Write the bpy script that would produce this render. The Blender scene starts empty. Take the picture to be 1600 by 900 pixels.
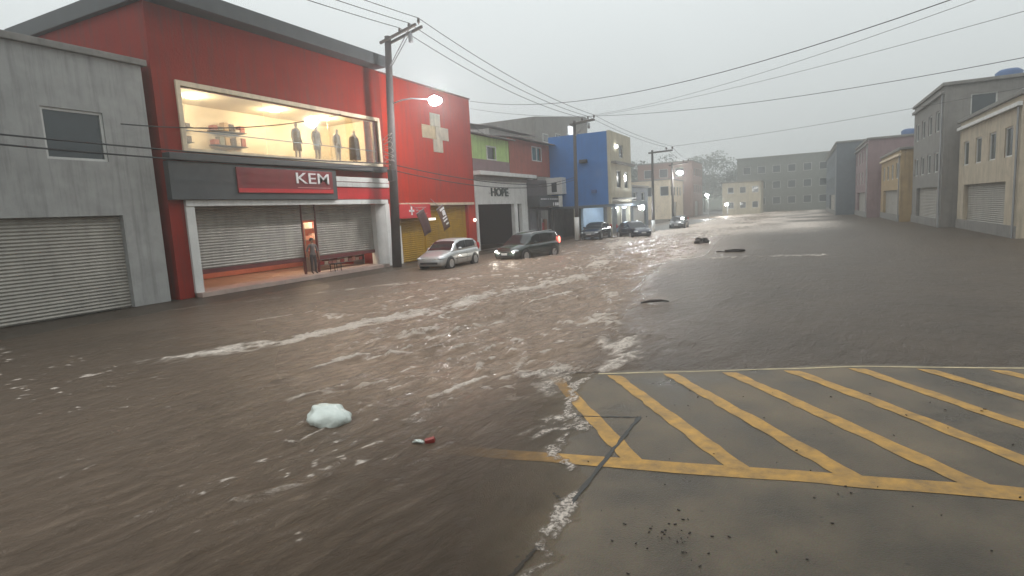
import bpy, bmesh, math, random
import numpy as np
from mathutils import Vector, Matrix

random.seed(7)
rng = np.random.default_rng(11)
R = math.radians
scene = bpy.context.scene
col = scene.collection

# ------------------------------------------------------------------ camera
CAM = Vector((0.0, 0.0, 2.5))
cd = bpy.data.cameras.new('camera')
cd.sensor_fit = 'HORIZONTAL'; cd.sensor_width = 36.0; cd.lens = 20.25
cd.clip_start = 0.05; cd.clip_end = 3000
cam = bpy.data.objects.new('camera', cd); col.objects.link(cam)
c_r = Vector((0.8949260595, 0.4428767062, -0.0544754173))
c_u = Vector((-0.0077866774, 0.1375650099, 0.9904621324))
c_f = Vector((-0.4461465181, 0.8859661908, -0.1265590503))
cam.matrix_world = Matrix(((c_r.x, c_u.x, -c_f.x, CAM.x), (c_r.y, c_u.y, -c_f.y, CAM.y), (c_r.z, c_u.z, -c_f.z, CAM.z), (0, 0, 0, 1)))
scene.camera = cam

# ------------------------------------------------------------------ world: overcast sky
world = bpy.data.worlds.new('World'); scene.world = world; world.use_nodes = True
wn, wl = world.node_tree.nodes, world.node_tree.links
wn.clear()
w_out = wn.new('ShaderNodeOutputWorld'); w_bg = wn.new('ShaderNodeBackground'); wl.new(w_bg.outputs[0], w_out.inputs[0])
sky = wn.new('ShaderNodeTexSky'); sky.sky_type = 'NISHITA'; sky.sun_disc = False
sky.sun_elevation = R(48); sky.sun_rotation = R(215); sky.dust_density = 6.0; sky.air_density = 1.5
sk = wn.new('ShaderNodeVectorMath'); sk.operation = 'SCALE'; sk.inputs['Scale'].default_value = 0.08
wl.new(sky.outputs[0], sk.inputs[0])
tc = wn.new('ShaderNodeTexCoord'); sp = wn.new('ShaderNodeSeparateXYZ'); wl.new(tc.outputs['Generated'], sp.inputs[0])
# even rain cloud: zenith three times as bright as the horizon, as an overcast sky is
ma = wn.new('ShaderNodeMath'); ma.operation = 'MAXIMUM'; ma.inputs[1].default_value = 0.0; wl.new(sp.outputs[2], ma.inputs[0])
mb_ = wn.new('ShaderNodeMath'); mb_.operation = 'MULTIPLY_ADD'; mb_.inputs[1].default_value = 2 / 3; mb_.inputs[2].default_value = 1 / 3
wl.new(ma.outputs[0], mb_.inputs[0])
cn = wn.new('ShaderNodeTexNoise'); cn.inputs['Scale'].default_value = 2.2; cn.inputs['Detail'].default_value = 3
wl.new(tc.outputs['Generated'], cn.inputs['Vector'])
cr = wn.new('ShaderNodeMapRange'); cr.inputs['To Min'].default_value = 0.94; cr.inputs['To Max'].default_value = 1.06
wl.new(cn.outputs['Fac'], cr.inputs['Value'])
mm = wn.new('ShaderNodeMath'); mm.operation = 'MULTIPLY'; wl.new(mb_.outputs[0], mm.inputs[0]); wl.new(cr.outputs[0], mm.inputs[1])
SKY_Z = 1.63
oc = wn.new('ShaderNodeVectorMath'); oc.operation = 'SCALE'; oc.inputs[0].default_value = (0.945 * SKY_Z, 1.0 * SKY_Z, 1.0 * SKY_Z)
wl.new(mm.outputs[0], oc.inputs['Scale'])
mx = wn.new('ShaderNodeMix'); mx.data_type = 'RGBA'; mx.inputs[0].default_value = 0.93
wl.new(sk.outputs[0], mx.inputs[6]); wl.new(oc.outputs[0], mx.inputs[7]); wl.new(mx.outputs[2], w_bg.inputs[0])
w_bg.inputs[1].default_value = 1.0

sd = bpy.data.lights.new('sun', 'SUN'); sd.energy = 0.5; sd.angle = R(40); sd.color = (1, 0.98, 0.95)
sun = bpy.data.objects.new('sun', sd); col.objects.link(sun)
sun.rotation_euler = Vector((0.38, 0.55, -1.0)).to_track_quat('-Z', 'Y').to_euler()

vs = scene.view_settings
vs.view_transform = 'Standard'; vs.look = 'None'; vs.gamma = 1.0; vs.use_curve_mapping = False; vs.exposure = 0.0
cy = scene.cycles
cy.use_denoising = True; cy.volume_bounces = 4; cy.max_bounces = 8; cy.transparent_max_bounces = 12
cy.caustics_reflective = False; cy.caustics_refractive = False; cy.sample_clamp_indirect = 4.0

# ------------------------------------------------------------------ helpers
def tag(o, label=None, cat=None, group=None, kind=None):
    if label: o['label'] = label
    if cat: o['category'] = cat
    if group: o['group'] = group
    if kind: o['kind'] = kind
    return o

def empty(name, loc, rz=0.0):
    o = bpy.data.objects.new(name, None); col.objects.link(o)
    o.location = loc; o.rotation_euler = (0, 0, rz); o.empty_display_size = 0.3
    return o

def thing(name, label, cat, loc=(0, 0, 0), rz=0.0, group=None):
    return tag(empty(name, loc, rz), label, cat, group)

def copy_tree(o, parent=None):
    c = o.copy(); col.objects.link(c)
    if parent is not None: c.parent = parent
    for ch in list(o.children): copy_tree(ch, c)
    return c

class MB:
    def __init__(s): s.v = []; s.f = []
    def add(s, vs_, fs):
        b = len(s.v); s.v += [tuple(p) for p in vs_]; s.f += [tuple(i + b for i in f) for f in fs]; return s
    def box(s, x0, x1, y0, y1, z0, z1):
        x0, x1 = min(x0, x1), max(x0, x1); y0, y1 = min(y0, y1), max(y0, y1); z0, z1 = min(z0, z1), max(z0, z1)
        v = [(x, y, z) for z in (z0, z1) for y in (y0, y1) for x in (x0, x1)]
        return s.add(v, [(0, 2, 3, 1), (4, 5, 7, 6), (0, 1, 5, 4), (2, 6, 7, 3), (0, 4, 6, 2), (1, 3, 7, 5)])
    def obox(s, c, ax, ay, az):
        c, ax, ay, az = Vector(c), Vector(ax), Vector(ay), Vector(az)
        v = [c + ax * i + ay * j + az * k for k in (-1, 1) for j in (-1, 1) for i in (-1, 1)]
        return s.add(v, [(0, 2, 3, 1), (4, 5, 7, 6), (0, 1, 5, 4), (2, 6, 7, 3), (0, 4, 6, 2), (1, 3, 7, 5)])
    def quad(s, a, b, c, d): return s.add([a, b, c, d], [(0, 1, 2, 3)])
    def loft(s, rings, cap=True, closed=True):
        n = len(rings[0]); vs_ = [p for r in rings for p in r]; fs = []
        for i in range(len(rings) - 1):
            for j in range(n if closed else n - 1):
                a, b = i * n + j, i * n + (j + 1) % n
                fs.append((a, b, b + n, a + n))
        if cap:
            fs.append(tuple(range(n - 1, -1, -1))); fs.append(tuple((len(rings) - 1) * n + j for j in range(n)))
        return s.add(vs_, fs)
    def tube(s, pts, rad, n=8, cap=True):
        pts = [Vector(p) for p in pts]
        if not hasattr(rad, '__len__'): rad = [rad] * len(pts)
        rings = []; ref = None
        for i, p in enumerate(pts):
            d = (pts[min(i + 1, len(pts) - 1)] - pts[max(i - 1, 0)]).normalized()
            if ref is None: ref = Vector((0, 0, 1)) if abs(d.z) < 0.9 else Vector((1, 0, 0))
            a = d.cross(ref).normalized(); b = a.cross(d).normalized(); ref = b
            rings.append([p + (a * math.cos(2 * math.pi * k / n) + b * math.sin(2 * math.pi * k / n)) * rad[i] for k in range(n)])
        return s.loft(rings, cap)
    def lathe(s, prof, c=(0, 0, 0), n=16, axis='Z'):
        rings = []
        for r, h in prof:
            ring = []
            for k in range(n):
                a = 2 * math.pi * k / n; u, w = r * math.cos(a), r * math.sin(a)
                p = (u, w, h) if axis == 'Z' else ((h, u, w) if axis == 'X' else (w, h, u))
                ring.append((p[0] + c[0], p[1] + c[1], p[2] + c[2]))
            rings.append(ring)
        return s.loft(rings, True)
    def ball(s, c, r, n=10, m=7):
        rx, ry, rz = r if hasattr(r, '__len__') else (r, r, r)
        rings = []
        for i in range(m):
            t = -math.pi / 2 + math.pi * (i + 0.25) / (m - 0.5)
            rings.append([(c[0] + rx * math.cos(t) * math.cos(2 * math.pi * k / n), c[1] + ry * math.cos(t) * math.sin(2 * math.pi * k / n), c[2] + rz * math.sin(t)) for k in range(n)])
        return s.loft(rings, True)
    def build(s, name, m, parent=None, world_=True, smooth=False, bevel=0.0):
        me = bpy.data.meshes.new(name)
        off = parent_off(parent) if (parent is not None and world_) else Vector((0, 0, 0))
        me.from_pydata([(p[0] - off.x, p[1] - off.y, p[2] - off.z) for p in s.v], [], s.f)
        if m is not None: me.materials.append(m)
        if bevel > 0:
            bm = bmesh.new(); bm.from_mesh(me)
            bmesh.ops.remove_doubles(bm, verts=bm.verts, dist=1e-5)
            bmesh.ops.recalc_face_normals(bm, faces=bm.faces)
            es = [e for e in bm.edges if len(e.link_faces) == 2 and e.calc_face_angle(0) > 0.6]
            bmesh.ops.bevel(bm, geom=es, offset=bevel, segments=2, affect='EDGES', profile=0.6)
            bm.to_mesh(me); bm.free()
        if smooth:
            me.polygons.foreach_set('use_smooth', [True] * len(me.polygons))
        me.update()
        o = bpy.data.objects.new(name, me); col.objects.link(o)
        if parent is not None: o.parent = parent
        return o

def parent_off(p):
    v = Vector((0, 0, 0))
    while p is not None: v += Vector(p.location); p = p.parent
    return v

def wall_holes(m, plane, depth, a0, a1, z0, z1, holes, axis='x', sgn=1):
    """a wall with real openings: front face on `plane`, thickness `depth` behind it (-sgn direction)."""
    As = sorted({a0, a1, *[h[0] for h in holes], *[h[1] for h in holes]}); Zs = sorted({z0, z1, *[h[2] for h in holes], *[h[3] for h in holes]})
    def P(a, z, d):
        q = plane - sgn * d
        return (q, a, z) if axis == 'x' else (a, q, z)
    hole = lambda i, j: any(h[0] <= (As[i] + As[i + 1]) / 2 <= h[1] and h[2] <= (Zs[j] + Zs[j + 1]) / 2 <= h[3] for h in holes)
    for i in range(len(As) - 1):
        for j in range(len(Zs) - 1):
            if hole(i, j): continue
            for d in (0, depth): m.quad(P(As[i], Zs[j], d), P(As[i + 1], Zs[j], d), P(As[i + 1], Zs[j + 1], d), P(As[i], Zs[j + 1], d))
    for (b0, b1, y0, y1) in [(h[0], h[1], h[2], h[3]) for h in holes] + [(a0, a1, z0, z1)]:
        for (p, q) in (((b0, y0), (b1, y0)), ((b1, y0), (b1, y1)), ((b1, y1), (b0, y1)), ((b0, y1), (b0, y0))):
            m.quad(P(p[0], p[1], 0), P(q[0], q[1], 0), P(q[0], q[1], depth), P(p[0], p[1], depth))
    return m

# ------------------------------------------------------------------ materials
MATS = {}
def mat(name, color, rough=0.7, metal=0.0, var=0.25, scale=1.5, bump=0.15, bscale=12.0, streak=0.0, spec=0.5, coat=0.0, dirt=(0.06, 0.055, 0.05), emit=None, estr=0.0, rvar=0.1):
    if name in MATS: return MATS[name]
    m = bpy.data.materials.new(name); m.use_nodes = True; MATS[name] = m
    n, l = m.node_tree.nodes, m.node_tree.links; b = n['Principled BSDF']
    b.inputs['Roughness'].default_value = rough; b.inputs['Metallic'].default_value = metal
    b.inputs['Specular IOR Level'].default_value = spec
    b.inputs['Coat Weight'].default_value = coat; b.inputs['Coat Roughness'].default_value = 0.08
    b.inputs['Base Color'].default_value = (*color, 1)
    if emit: b.inputs['Emission Color'].default_value = (*emit, 1); b.inputs['Emission Strength'].default_value = estr
    t = n.new('ShaderNodeTexCoord')
    if var > 0:
        z = n.new('ShaderNodeTexNoise'); z.inputs['Scale'].default_value = scale; z.inputs['Detail'].default_value = 6; z.inputs['Roughness'].default_value = 0.65
        l.new(t.outputs['Object'], z.inputs['Vector'])
        r = n.new('ShaderNodeMapRange'); r.inputs['From Min'].default_value = 0.28; r.inputs['From Max'].default_value = 0.72
        r.inputs['To Min'].default_value = 1 - var; r.inputs['To Max'].default_value = 1 + var * 0.6
        l.new(z.outputs['Fac'], r.inputs['Value'])
        v = n.new('ShaderNodeVectorMath'); v.operation = 'SCALE'; v.inputs[0].default_value = color; l.new(r.outputs[0], v.inputs['Scale'])
        last = v.outputs[0]
        if streak > 0:
            mp = n.new('ShaderNodeMapping'); mp.inputs['Scale'].default_value = (2.6, 2.6, 0.16); l.new(t.outputs['Object'], mp.inputs['Vector'])
            s = n.new('ShaderNodeTexNoise'); s.inputs['Scale'].default_value = 1.6; s.inputs['Detail'].default_value = 7; s.inputs['Roughness'].default_value = 0.7
            l.new(mp.outputs[0], s.inputs['Vector'])
            sr = n.new('ShaderNodeMapRange'); sr.inputs['From Min'].default_value = 0.48; sr.inputs['From Max'].default_value = 0.75; sr.inputs['To Max'].default_value = streak
            l.new(s.outputs['Fac'], sr.inputs['Value'])
            x = n.new('ShaderNodeMix'); x.data_type = 'RGBA'; x.inputs[7].default_value = (*dirt, 1)
            l.new(sr.outputs[0], x.inputs[0]); l.new(last, x.inputs[6]); last = x.outputs[2]
        l.new(last, b.inputs['Base Color'])
        if rvar > 0:
            rr = n.new('ShaderNodeMapRange'); rr.inputs['To Min'].default_value = max(0.02, rough - rvar); rr.inputs['To Max'].default_value = min(1, rough + rvar)
            l.new(z.outputs['Fac'], rr.inputs['Value']); l.new(rr.outputs[0], b.inputs['Roughness'])
    if bump > 0:
        z2 = n.new('ShaderNodeTexNoise'); z2.inputs['Scale'].default_value = bscale; z2.inputs['Detail'].default_value = 5
        l.new(t.outputs['Object'], z2.inputs['Vector'])
        bp = n.new('ShaderNodeBump'); bp.inputs['Strength'].default_value = bump; bp.inputs['Distance'].default_value = 0.03
        l.new(z2.outputs['Fac'], bp.inputs['Height']); l.new(bp.outputs[0], b.inputs['Normal'])
    return m

def glow(name, color, strength):
    if name in MATS: return MATS[name]
    m = bpy.data.materials.new(name); m.use_nodes = True; MATS[name] = m
    b = m.node_tree.nodes['Principled BSDF']; b.inputs['Base Color'].default_value = (0.8, 0.8, 0.8, 1)
    b.inputs['Emission Color'].default_value = (*color, 1); b.inputs['Emission Strength'].default_value = strength
    return m

def clear_glass(name, tint=(0.9, 0.93, 0.93), refl=0.12):
    m = bpy.data.materials.new(name); m.use_nodes = True
    n, l = m.node_tree.nodes, m.node_tree.links; n.clear()
    o = n.new('ShaderNodeOutputMaterial'); t = n.new('ShaderNodeBsdfTransparent'); g = n.new('ShaderNodeBsdfGlossy'); x = n.new('ShaderNodeMixShader')
    t.inputs[0].default_value = (*tint, 1); g.inputs['Roughness'].default_value = 0.05; g.inputs[0].default_value = (0.9, 0.9, 0.9, 1)
    x.inputs[0].default_value = refl
    l.new(t.outputs[0], x.inputs[1]); l.new(g.outputs[0], x.inputs[2]); l.new(x.outputs[0], o.inputs[0])
    return m

M_red = mat('red_paint', (0.22, 0.017, 0.010), 0.62, var=0.22, scale=0.7, bump=0.2, bscale=9, streak=0.6, spec=0.12)
M_redfarm = mat('red_paint_bright', (0.40, 0.022, 0.007), 0.6, var=0.18, scale=0.5, bump=0.18, bscale=9, streak=0.5, spec=0.12)
M_redsign = mat('red_sign', (0.5, 0.02, 0.025), 0.4, var=0.12, streak=0.2, bump=0.05)
M_fascia = mat('dark_fascia', (0.055, 0.062, 0.066), 0.55, var=0.3, streak=0.3, bump=0.1)
M_white = mat('white_paint', (0.6, 0.6, 0.58), 0.6, var=0.15, streak=0.35, bump=0.12, dirt=(0.2, 0.18, 0.16))
M_cream = mat('cream_paint', (0.62, 0.52, 0.38), 0.7, var=0.2, streak=0.3)
M_yellow = mat('yellow_shutter', (0.36, 0.205, 0.008), 0.5, var=0.22, streak=0.4, bump=0.08, spec=0.2)
M_shutter = mat('grey_shutter', (0.30, 0.28, 0.245), 0.5, 0.1, var=0.25, streak=0.35, bump=0.05)
M_rail = mat('shutter_rail', (0.13, 0.03, 0.03), 0.5, var=0.3)
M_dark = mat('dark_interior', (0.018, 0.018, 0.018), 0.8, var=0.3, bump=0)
M_green = mat('green_wall', (0.36, 0.52, 0.18), 0.8, var=0.2, streak=0.4)
M_purple = mat('mauve_wall', (0.21, 0.14, 0.145), 0.8, var=0.25, streak=0.4)
M_brown = mat('terracotta_wall', (0.31, 0.085, 0.06), 0.8, var=0.25, streak=0.45)
M_blue = mat('blue_wall', (0.02, 0.125, 0.36), 0.65, var=0.18, scale=0.6, streak=0.25, dirt=(0.02, 0.05, 0.14))
M_beige = mat('beige_wall', (0.4, 0.36, 0.27), 0.8, var=0.2, streak=0.5)
M_conc = mat('raw_concrete', (0.2, 0.19, 0.175), 0.85, var=0.25, streak=0.5, bump=0.3)
M_greyb = mat('blue_grey_wall', (0.09, 0.11, 0.13), 0.7, var=0.25, streak=0.4)
M_pole = mat('concrete_pole', (0.06, 0.052, 0.05), 0.8, var=0.3, scale=3, streak=0.3, bump=0.25)
M_wood = mat('crossarm_wood', (0.1, 0.09, 0.08), 0.85, var=0.35, scale=5)
M_steel = mat('galvanised_steel', (0.3, 0.31, 0.32), 0.45, 0.7, var=0.2)
M_ceram = mat('insulator_ceramic', (0.09, 0.07, 0.06), 0.25, var=0.1, bump=0)
M_cable = mat('black_cable', (0.012, 0.012, 0.013), 0.6, var=0, bump=0)
M_roof = mat('roof_sheet', (0.14, 0.125, 0.12), 0.7, var=0.4, streak=0.4, bump=0.15)
M_tile = mat('tile', (0.4, 0.31, 0.27), 0.35, var=0.2, bump=0.05)
M_walk = mat('sidewalk_concrete', (0.14, 0.135, 0.125), 0.4, var=0.3, scale=2.5, bump=0.25)
M_asph = mat('wet_asphalt', (0.045, 0.044, 0.043), 0.4, var=0.3, bump=0.3, bscale=60)
M_warm = mat('shop_wall_cream', (0.8, 0.7, 0.52), 0.8, var=0.08, bump=0)
M_orange = mat('orange_curtain', (0.6, 0.17, 0.06), 0.8, var=0.2)
M_letter = mat('white_letters', (0.8, 0.78, 0.78), 0.4, var=0, bump=0)
M_hope = mat('dark_green_letters', (0.02, 0.035, 0.028), 0.4, var=0, bump=0)
M_glass = clear_glass('window_glass')
M_pane = mat('dim_pane', (0.025, 0.035, 0.04), 0.12, var=0.2, bump=0, spec=0.8)
M_panegr = mat('teal_pane', (0.04, 0.14, 0.16), 0.15, var=0.2, bump=0, spec=0.8)
M_frame = mat('window_frame', (0.5, 0.5, 0.48), 0.5, var=0.15)
M_tyre = mat('tyre_rubber', (0.015, 0.015, 0.015), 0.7, var=0.2, bump=0.05)
M_rim = mat('alloy_rim', (0.5, 0.5, 0.5), 0.3, 0.8, var=0.1, bump=0)
M_black = mat('black_plastic', (0.015, 0.015, 0.016), 0.5, var=0, bump=0)
M_carglass = mat('car_glass', (0.012, 0.014, 0.016), 0.1, var=0, bump=0, spec=0.4)
M_lens = mat('lamp_lens', (0.55, 0.58, 0.6), 0.1, 0.3, var=0, bump=0, spec=0.8)
M_redlens = mat('red_lens', (0.35, 0.01, 0.01), 0.15, var=0, bump=0)
M_plate = mat('number_plate', (0.45, 0.45, 0.45), 0.4, var=0, bump=0)

# ------------------------------------------------------------------ noise (for the water surface and lumpy things)
class VNoise:
    def __init__(s, seed): s.t = np.random.default_rng(seed).random((256, 256)) * 2 - 1
    def __call__(s, x, y):
        xi, yi = np.floor(x).astype(int), np.floor(y).astype(int); fx, fy = x - xi, y - yi
        fx = fx * fx * fx * (fx * (fx * 6 - 15) + 10); fy = fy * fy * fy * (fy * (fy * 6 - 15) + 10)
        g = lambda a, b: s.t[a & 255, b & 255]
        return (g(xi, yi) * (1 - fx) + g(xi + 1, yi) * fx) * (1 - fy) + (g(xi, yi + 1) * (1 - fx) + g(xi + 1, yi + 1) * fx) * fy
N1, N2, N3, N4, N5, N6 = [VNoise(i) for i in range(6)]

# ------------------------------------------------------------------ ground heights
SH_Y = np.array([-8, 0, 2.0, 3.4, 3.74, 4.22, 4.54, 5.67, 6.39, 7.7, 8.72, 12])
SH_X = np.array([0.6, -0.5, -1.05, -1.49, -1.66, -1.76, -1.85, -2.14, -2.45, -2.72, -2.74, -2.8])
def apron_z(x, y):
    return np.minimum(0.045 * (x - np.interp(y, SH_Y, SH_X)), 0.16) + 0.004 * N1(x * 1.7, y * 1.7)
def edge_y(x): return 8.42 + 0.22 * (x + 2.4) + 0.03 * np.sin(x * 2.1) + 0.018 * np.sin(x * 5.3 + 1)
def ground_h(x, y):
    h = np.full_like(x, -0.3)
    ap = (x > -4.2) & (y < edge_y(x)); h = np.where(ap, np.maximum(apron_z(x, y), -0.3), h)
    h = np.where(x < -18.4, -0.03, h)
    return h

g = MB(); g.box(-420, 420, -300, 620, -0.9, -0.3); o = g.build('ground', M_asph); tag(o, kind='structure')

def grid_mesh(name, xs, ys, zf, m, parent=None):
    X, Y = np.meshgrid(xs, ys); Z = zf(X, Y); nx, ny = len(xs), len(ys)
    v = np.stack([X, Y, Z], -1).reshape(-1, 3)
    i = np.arange(nx * ny).reshape(ny, nx); q = np.stack([i[:-1, :-1], i[:-1, 1:], i[1:, 1:], i[1:, :-1]], -1).reshape(-1, 4)
    me = bpy.data.meshes.new(name)
    me.vertices.add(len(v)); me.vertices.foreach_set('co', v.astype(np.float32).ravel())
    me.loops.add(q.size); me.loops.foreach_set('vertex_index', q.ravel().astype(np.int32))
    me.polygons.add(len(q)); me.polygons.foreach_set('loop_start', np.arange(0, q.size, 4, dtype=np.int32))
    me.polygons.foreach_set('use_smooth', np.ones(len(q), bool))
    me.update(); me.validate(); me.materials.append(m)
    o = bpy.data.objects.new(name, me); col.objects.link(o)
    if parent is not None: o.parent = parent
    return o, v

# concrete apron with a kerb to the road, wet
def concrete_mat():
    m = bpy.data.materials.new('wet_apron_concrete'); m.use_nodes = True
    n, l = m.node_tree.nodes, m.node_tree.links; b = n['Principled BSDF']
    t = n.new('ShaderNodeTexCoord')
    a = n.new('ShaderNodeTexNoise'); a.inputs['Scale'].default_value = 0.9; a.inputs['Detail'].default_value = 8; a.inputs['Roughness'].default_value = 0.6
    f = n.new('ShaderNodeTexNoise'); f.inputs['Scale'].default_value = 70; f.inputs['Detail'].default_value = 4
    s = n.new('ShaderNodeTexVoronoi'); s.inputs['Scale'].default_value = 6.0
    for q in (a, f, s): l.new(t.outputs['Object'], q.inputs['Vector'])
    r = n.new('ShaderNodeValToRGB'); e = r.color_ramp.elements
    e[0].position = 0.37; e[0].color = (0.06, 0.047, 0.032, 1); e[1].position = 0.64; e[1].color = (0.155, 0.125, 0.09, 1)
    l.new(a.outputs['Fac'], r.inputs[0])
    x = n.new('ShaderNodeMix'); x.data_type = 'RGBA'; x.blend_type = 'OVERLAY'; x.inputs[0].default_value = 0.35
    l.new(r.outputs[0], x.inputs[6]); l.new(f.outputs['Color'], x.inputs[7])
    # dark spatter spots
    sr = n.new('ShaderNodeMapRange'); sr.inputs['From Min'].default_value = 0.05; sr.inputs['From Max'].default_value = 0.13; sr.inputs['To Min'].default_value = 0.6; sr.inputs['To Max'].default_value = 0.0
    l.new(s.outputs['Distance'], sr.inputs['Value'])
    sm = n.new('ShaderNodeMath'); sm.operation = 'MULTIPLY'; l.new(sr.outputs[0], sm.inputs[0])
    sc = n.new('ShaderNodeSeparateColor'); l.new(s.outputs['Color'], sc.inputs[0])
    st = n.new('ShaderNodeMath'); st.operation = 'GREATER_THAN'; st.inputs[1].default_value = 0.72; l.new(sc.outputs[0], st.inputs[0]); l.new(st.outputs[0], sm.inputs[1])
    y = n.new('ShaderNodeMix'); y.data_type = 'RGBA'; y.inputs[7].default_value = (0.03, 0.027, 0.024, 1)
    l.new(sm.outputs[0], y.inputs[0]); l.new(x.outputs[2], y.inputs[6]); l.new(y.outputs[2], b.inputs['Base Color'])
    rr = n.new('ShaderNodeMapRange'); rr.inputs['From Min'].default_value = 0.3; rr.inputs['From Max'].default_value = 0.7; rr.inputs['To Min'].default_value = 0.22; rr.inputs['To Max'].default_value = 0.75; b.inputs['Specular IOR Level'].default_value = 0.22
    l.new(a.outputs['Fac'], rr.inputs['Value']); l.new(rr.outputs[0], b.inputs['Roughness'])
    bp = n.new('ShaderNodeBump'); bp.inputs['Strength'].default_value = 0.6; bp.inputs['Distance'].default_value = 0.012
    l.new(f.outputs['Fac'], bp.inputs['Height']); l.new(bp.outputs[0], b.inputs['Normal'])
    return m
M_apron = concrete_mat()

def apron_mesh():
    m = MB(); us = np.linspace(-4.2, 16, 150); vt = np.linspace(0, 1, 90); idx = {}
    for j, t in enumerate(vt):
        for i, x in enumerate(us):
            y = -9 + (edge_y(x) + 9) * t
            z = float(max(apron_z(np.array(x), np.array(y)), -0.29)); m.v.append((x, y, z))
    nx = len(us)
    for j in range(len(vt) - 1):
        for i in range(nx - 1):
            a = j * nx + i; m.f.append((a, a + 1, a + 1 + nx, a + nx))
    b = (len(vt) - 1) * nx                                     # kerb face
    for i in range(nx - 1):
        p, q = m.v[b + i], m.v[b + i + 1]
        m.quad(p, q, (q[0], q[1] + 0.01, -0.32), (p[0], p[1] + 0.01, -0.32))
    return m
o = apron_mesh().build('pavement', M_apron, smooth=True); tag(o, kind='structure')
apron = o
m = MB(); m.box(-20.9, -18.55, -6, 60, -0.32, -0.03); o = m.build('sidewalk', M_walk); tag(o, kind='structure')
m = MB(); m.box(-18.55, -18.4, -6, 60, -0.32, -0.022); o = m.build('kerb', M_conc); tag(o, kind='structure')
sidewalk_far = MB().box(-16.2, -12.3, 60, 100, -0.32, 0.05).build('sidewalk_far', M_walk); tag(sidewalk_far, kind='structure')

# painted yellow hatching: strips draped on the concrete
M_paint = mat('yellow_road_paint', (0.36, 0.19, 0.022), 0.45, var=0.55, scale=6, bump=0.1, bscale=50, streak=0.0)
M_paint2 = mat('worn_pale_paint', (0.42, 0.34, 0.2), 0.5, var=0.45, scale=6, bump=0.1, bscale=50)
def strip(name, a0, a1, b0, b1, m_, lift=0.004, n=40, k=5):
    """quad a0-a1 (one end) to b0-b1 (other end), draped"""
    m = MB(); rows = []
    for i in range(n + 1):
        t = i / n; p = Vector(a0).lerp(Vector(b0), t); q = Vector(a1).lerp(Vector(b1), t)
        for j in range(k + 1):
            u = j / k; s = p.lerp(q, u); e = 0.012 * N2(np.array(t * 23.0), np.array(u * 5.0)) if j in (0, k) else 0
            x, y = s.x + float(e), s.y + float(e)
            m.v.append((x, y, float(apron_z(np.array(x), np.array(y))) + lift))
    for i in range(n):
        for j in range(k):
            a = i * (k + 1) + j; m.f.append((a, a + 1, a + k + 2, a + k + 1))
    return m.build(name, m_, apron)
strip('yellow_line', (-4.1, 4.98), (-4.1, 5.21), (6.5, 5.62), (6.5, 5.85), M_paint, n=90)
strip('edge_line', (-2.75, 8.22), (-2.75, 8.27), (6.5, 10.25), (6.5, 10.30), M_paint2, n=60, k=2)
for i in range(9):                                              # diagonals between the two lines
    xt = -3.38 + 0.88 * i if i < 2 else -2.5 + 0.80 * (i - 1)
    yt, yb = 8.21 + 0.22 * (xt + 2.4), 5.28 + 0.06 * (xt + 4)
    xb = xt + (yt - yb) * 0.715
    strip('hatch_stripe', (xt - 0.09, yt), (xt + 0.115, yt), (xb - 0.10, yb), (xb + 0.125, yb), M_paint, lift=0.0045, n=40)
M_joint = mat('dark_joint', (0.03, 0.028, 0.025), 0.6, var=0.3, bump=0.2, bscale=40)
def joint(a, b, w=0.02):
    d = (Vector(b) - Vector(a)).normalized(); n_ = Vector((-d.y, d.x)) * w
    strip('slab_joint', Vector(a) - n_, Vector(a) + n_, Vector(b) - n_, Vector(b) + n_, M_joint, lift=0.007, n=40, k=2)
joint((-2.45, 6.40), (-1.68, 6.49), 0.012); joint((-1.68, 6.52), (-1.75, 4.33), 0.022); joint((-1.76, 4.34), (-1.97, 4.50), 0.012); joint((-1.75, 3.7), (-1.80, 3.2), 0.016)
# bits of leaf and grit left on the concrete
m = MB()
for i in range(140):
    if i < 30: x, y = random.gauss(-0.85, 0.2), random.gauss(4.05, 0.22)
    else: x, y = random.uniform(-2.0, 4.0), random.uniform(2.4, 8.0)
    z = float(apron_z(np.array(x), np.array(y))); r_ = random.uniform(0.003, 0.010); a = random.uniform(0, 6.3)
    if z < 0.01: continue
    d = Vector((math.cos(a), math.sin(a), 0.1)) * r_ * random.uniform(0.9, 1.7); e = Vector((-math.sin(a), math.cos(a), 0.2)) * r_ * 0.5
    m.obox((x, y, z + 0.008), d, e, (0, 0, 0.003))
tag(m.build('leaf_litter', mat('dead_leaf', (0.03, 0.02, 0.013), 0.7, var=0.3)), 'dark scraps of leaf and grit scattered on the wet concrete', 'litter', kind='stuff')

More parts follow.
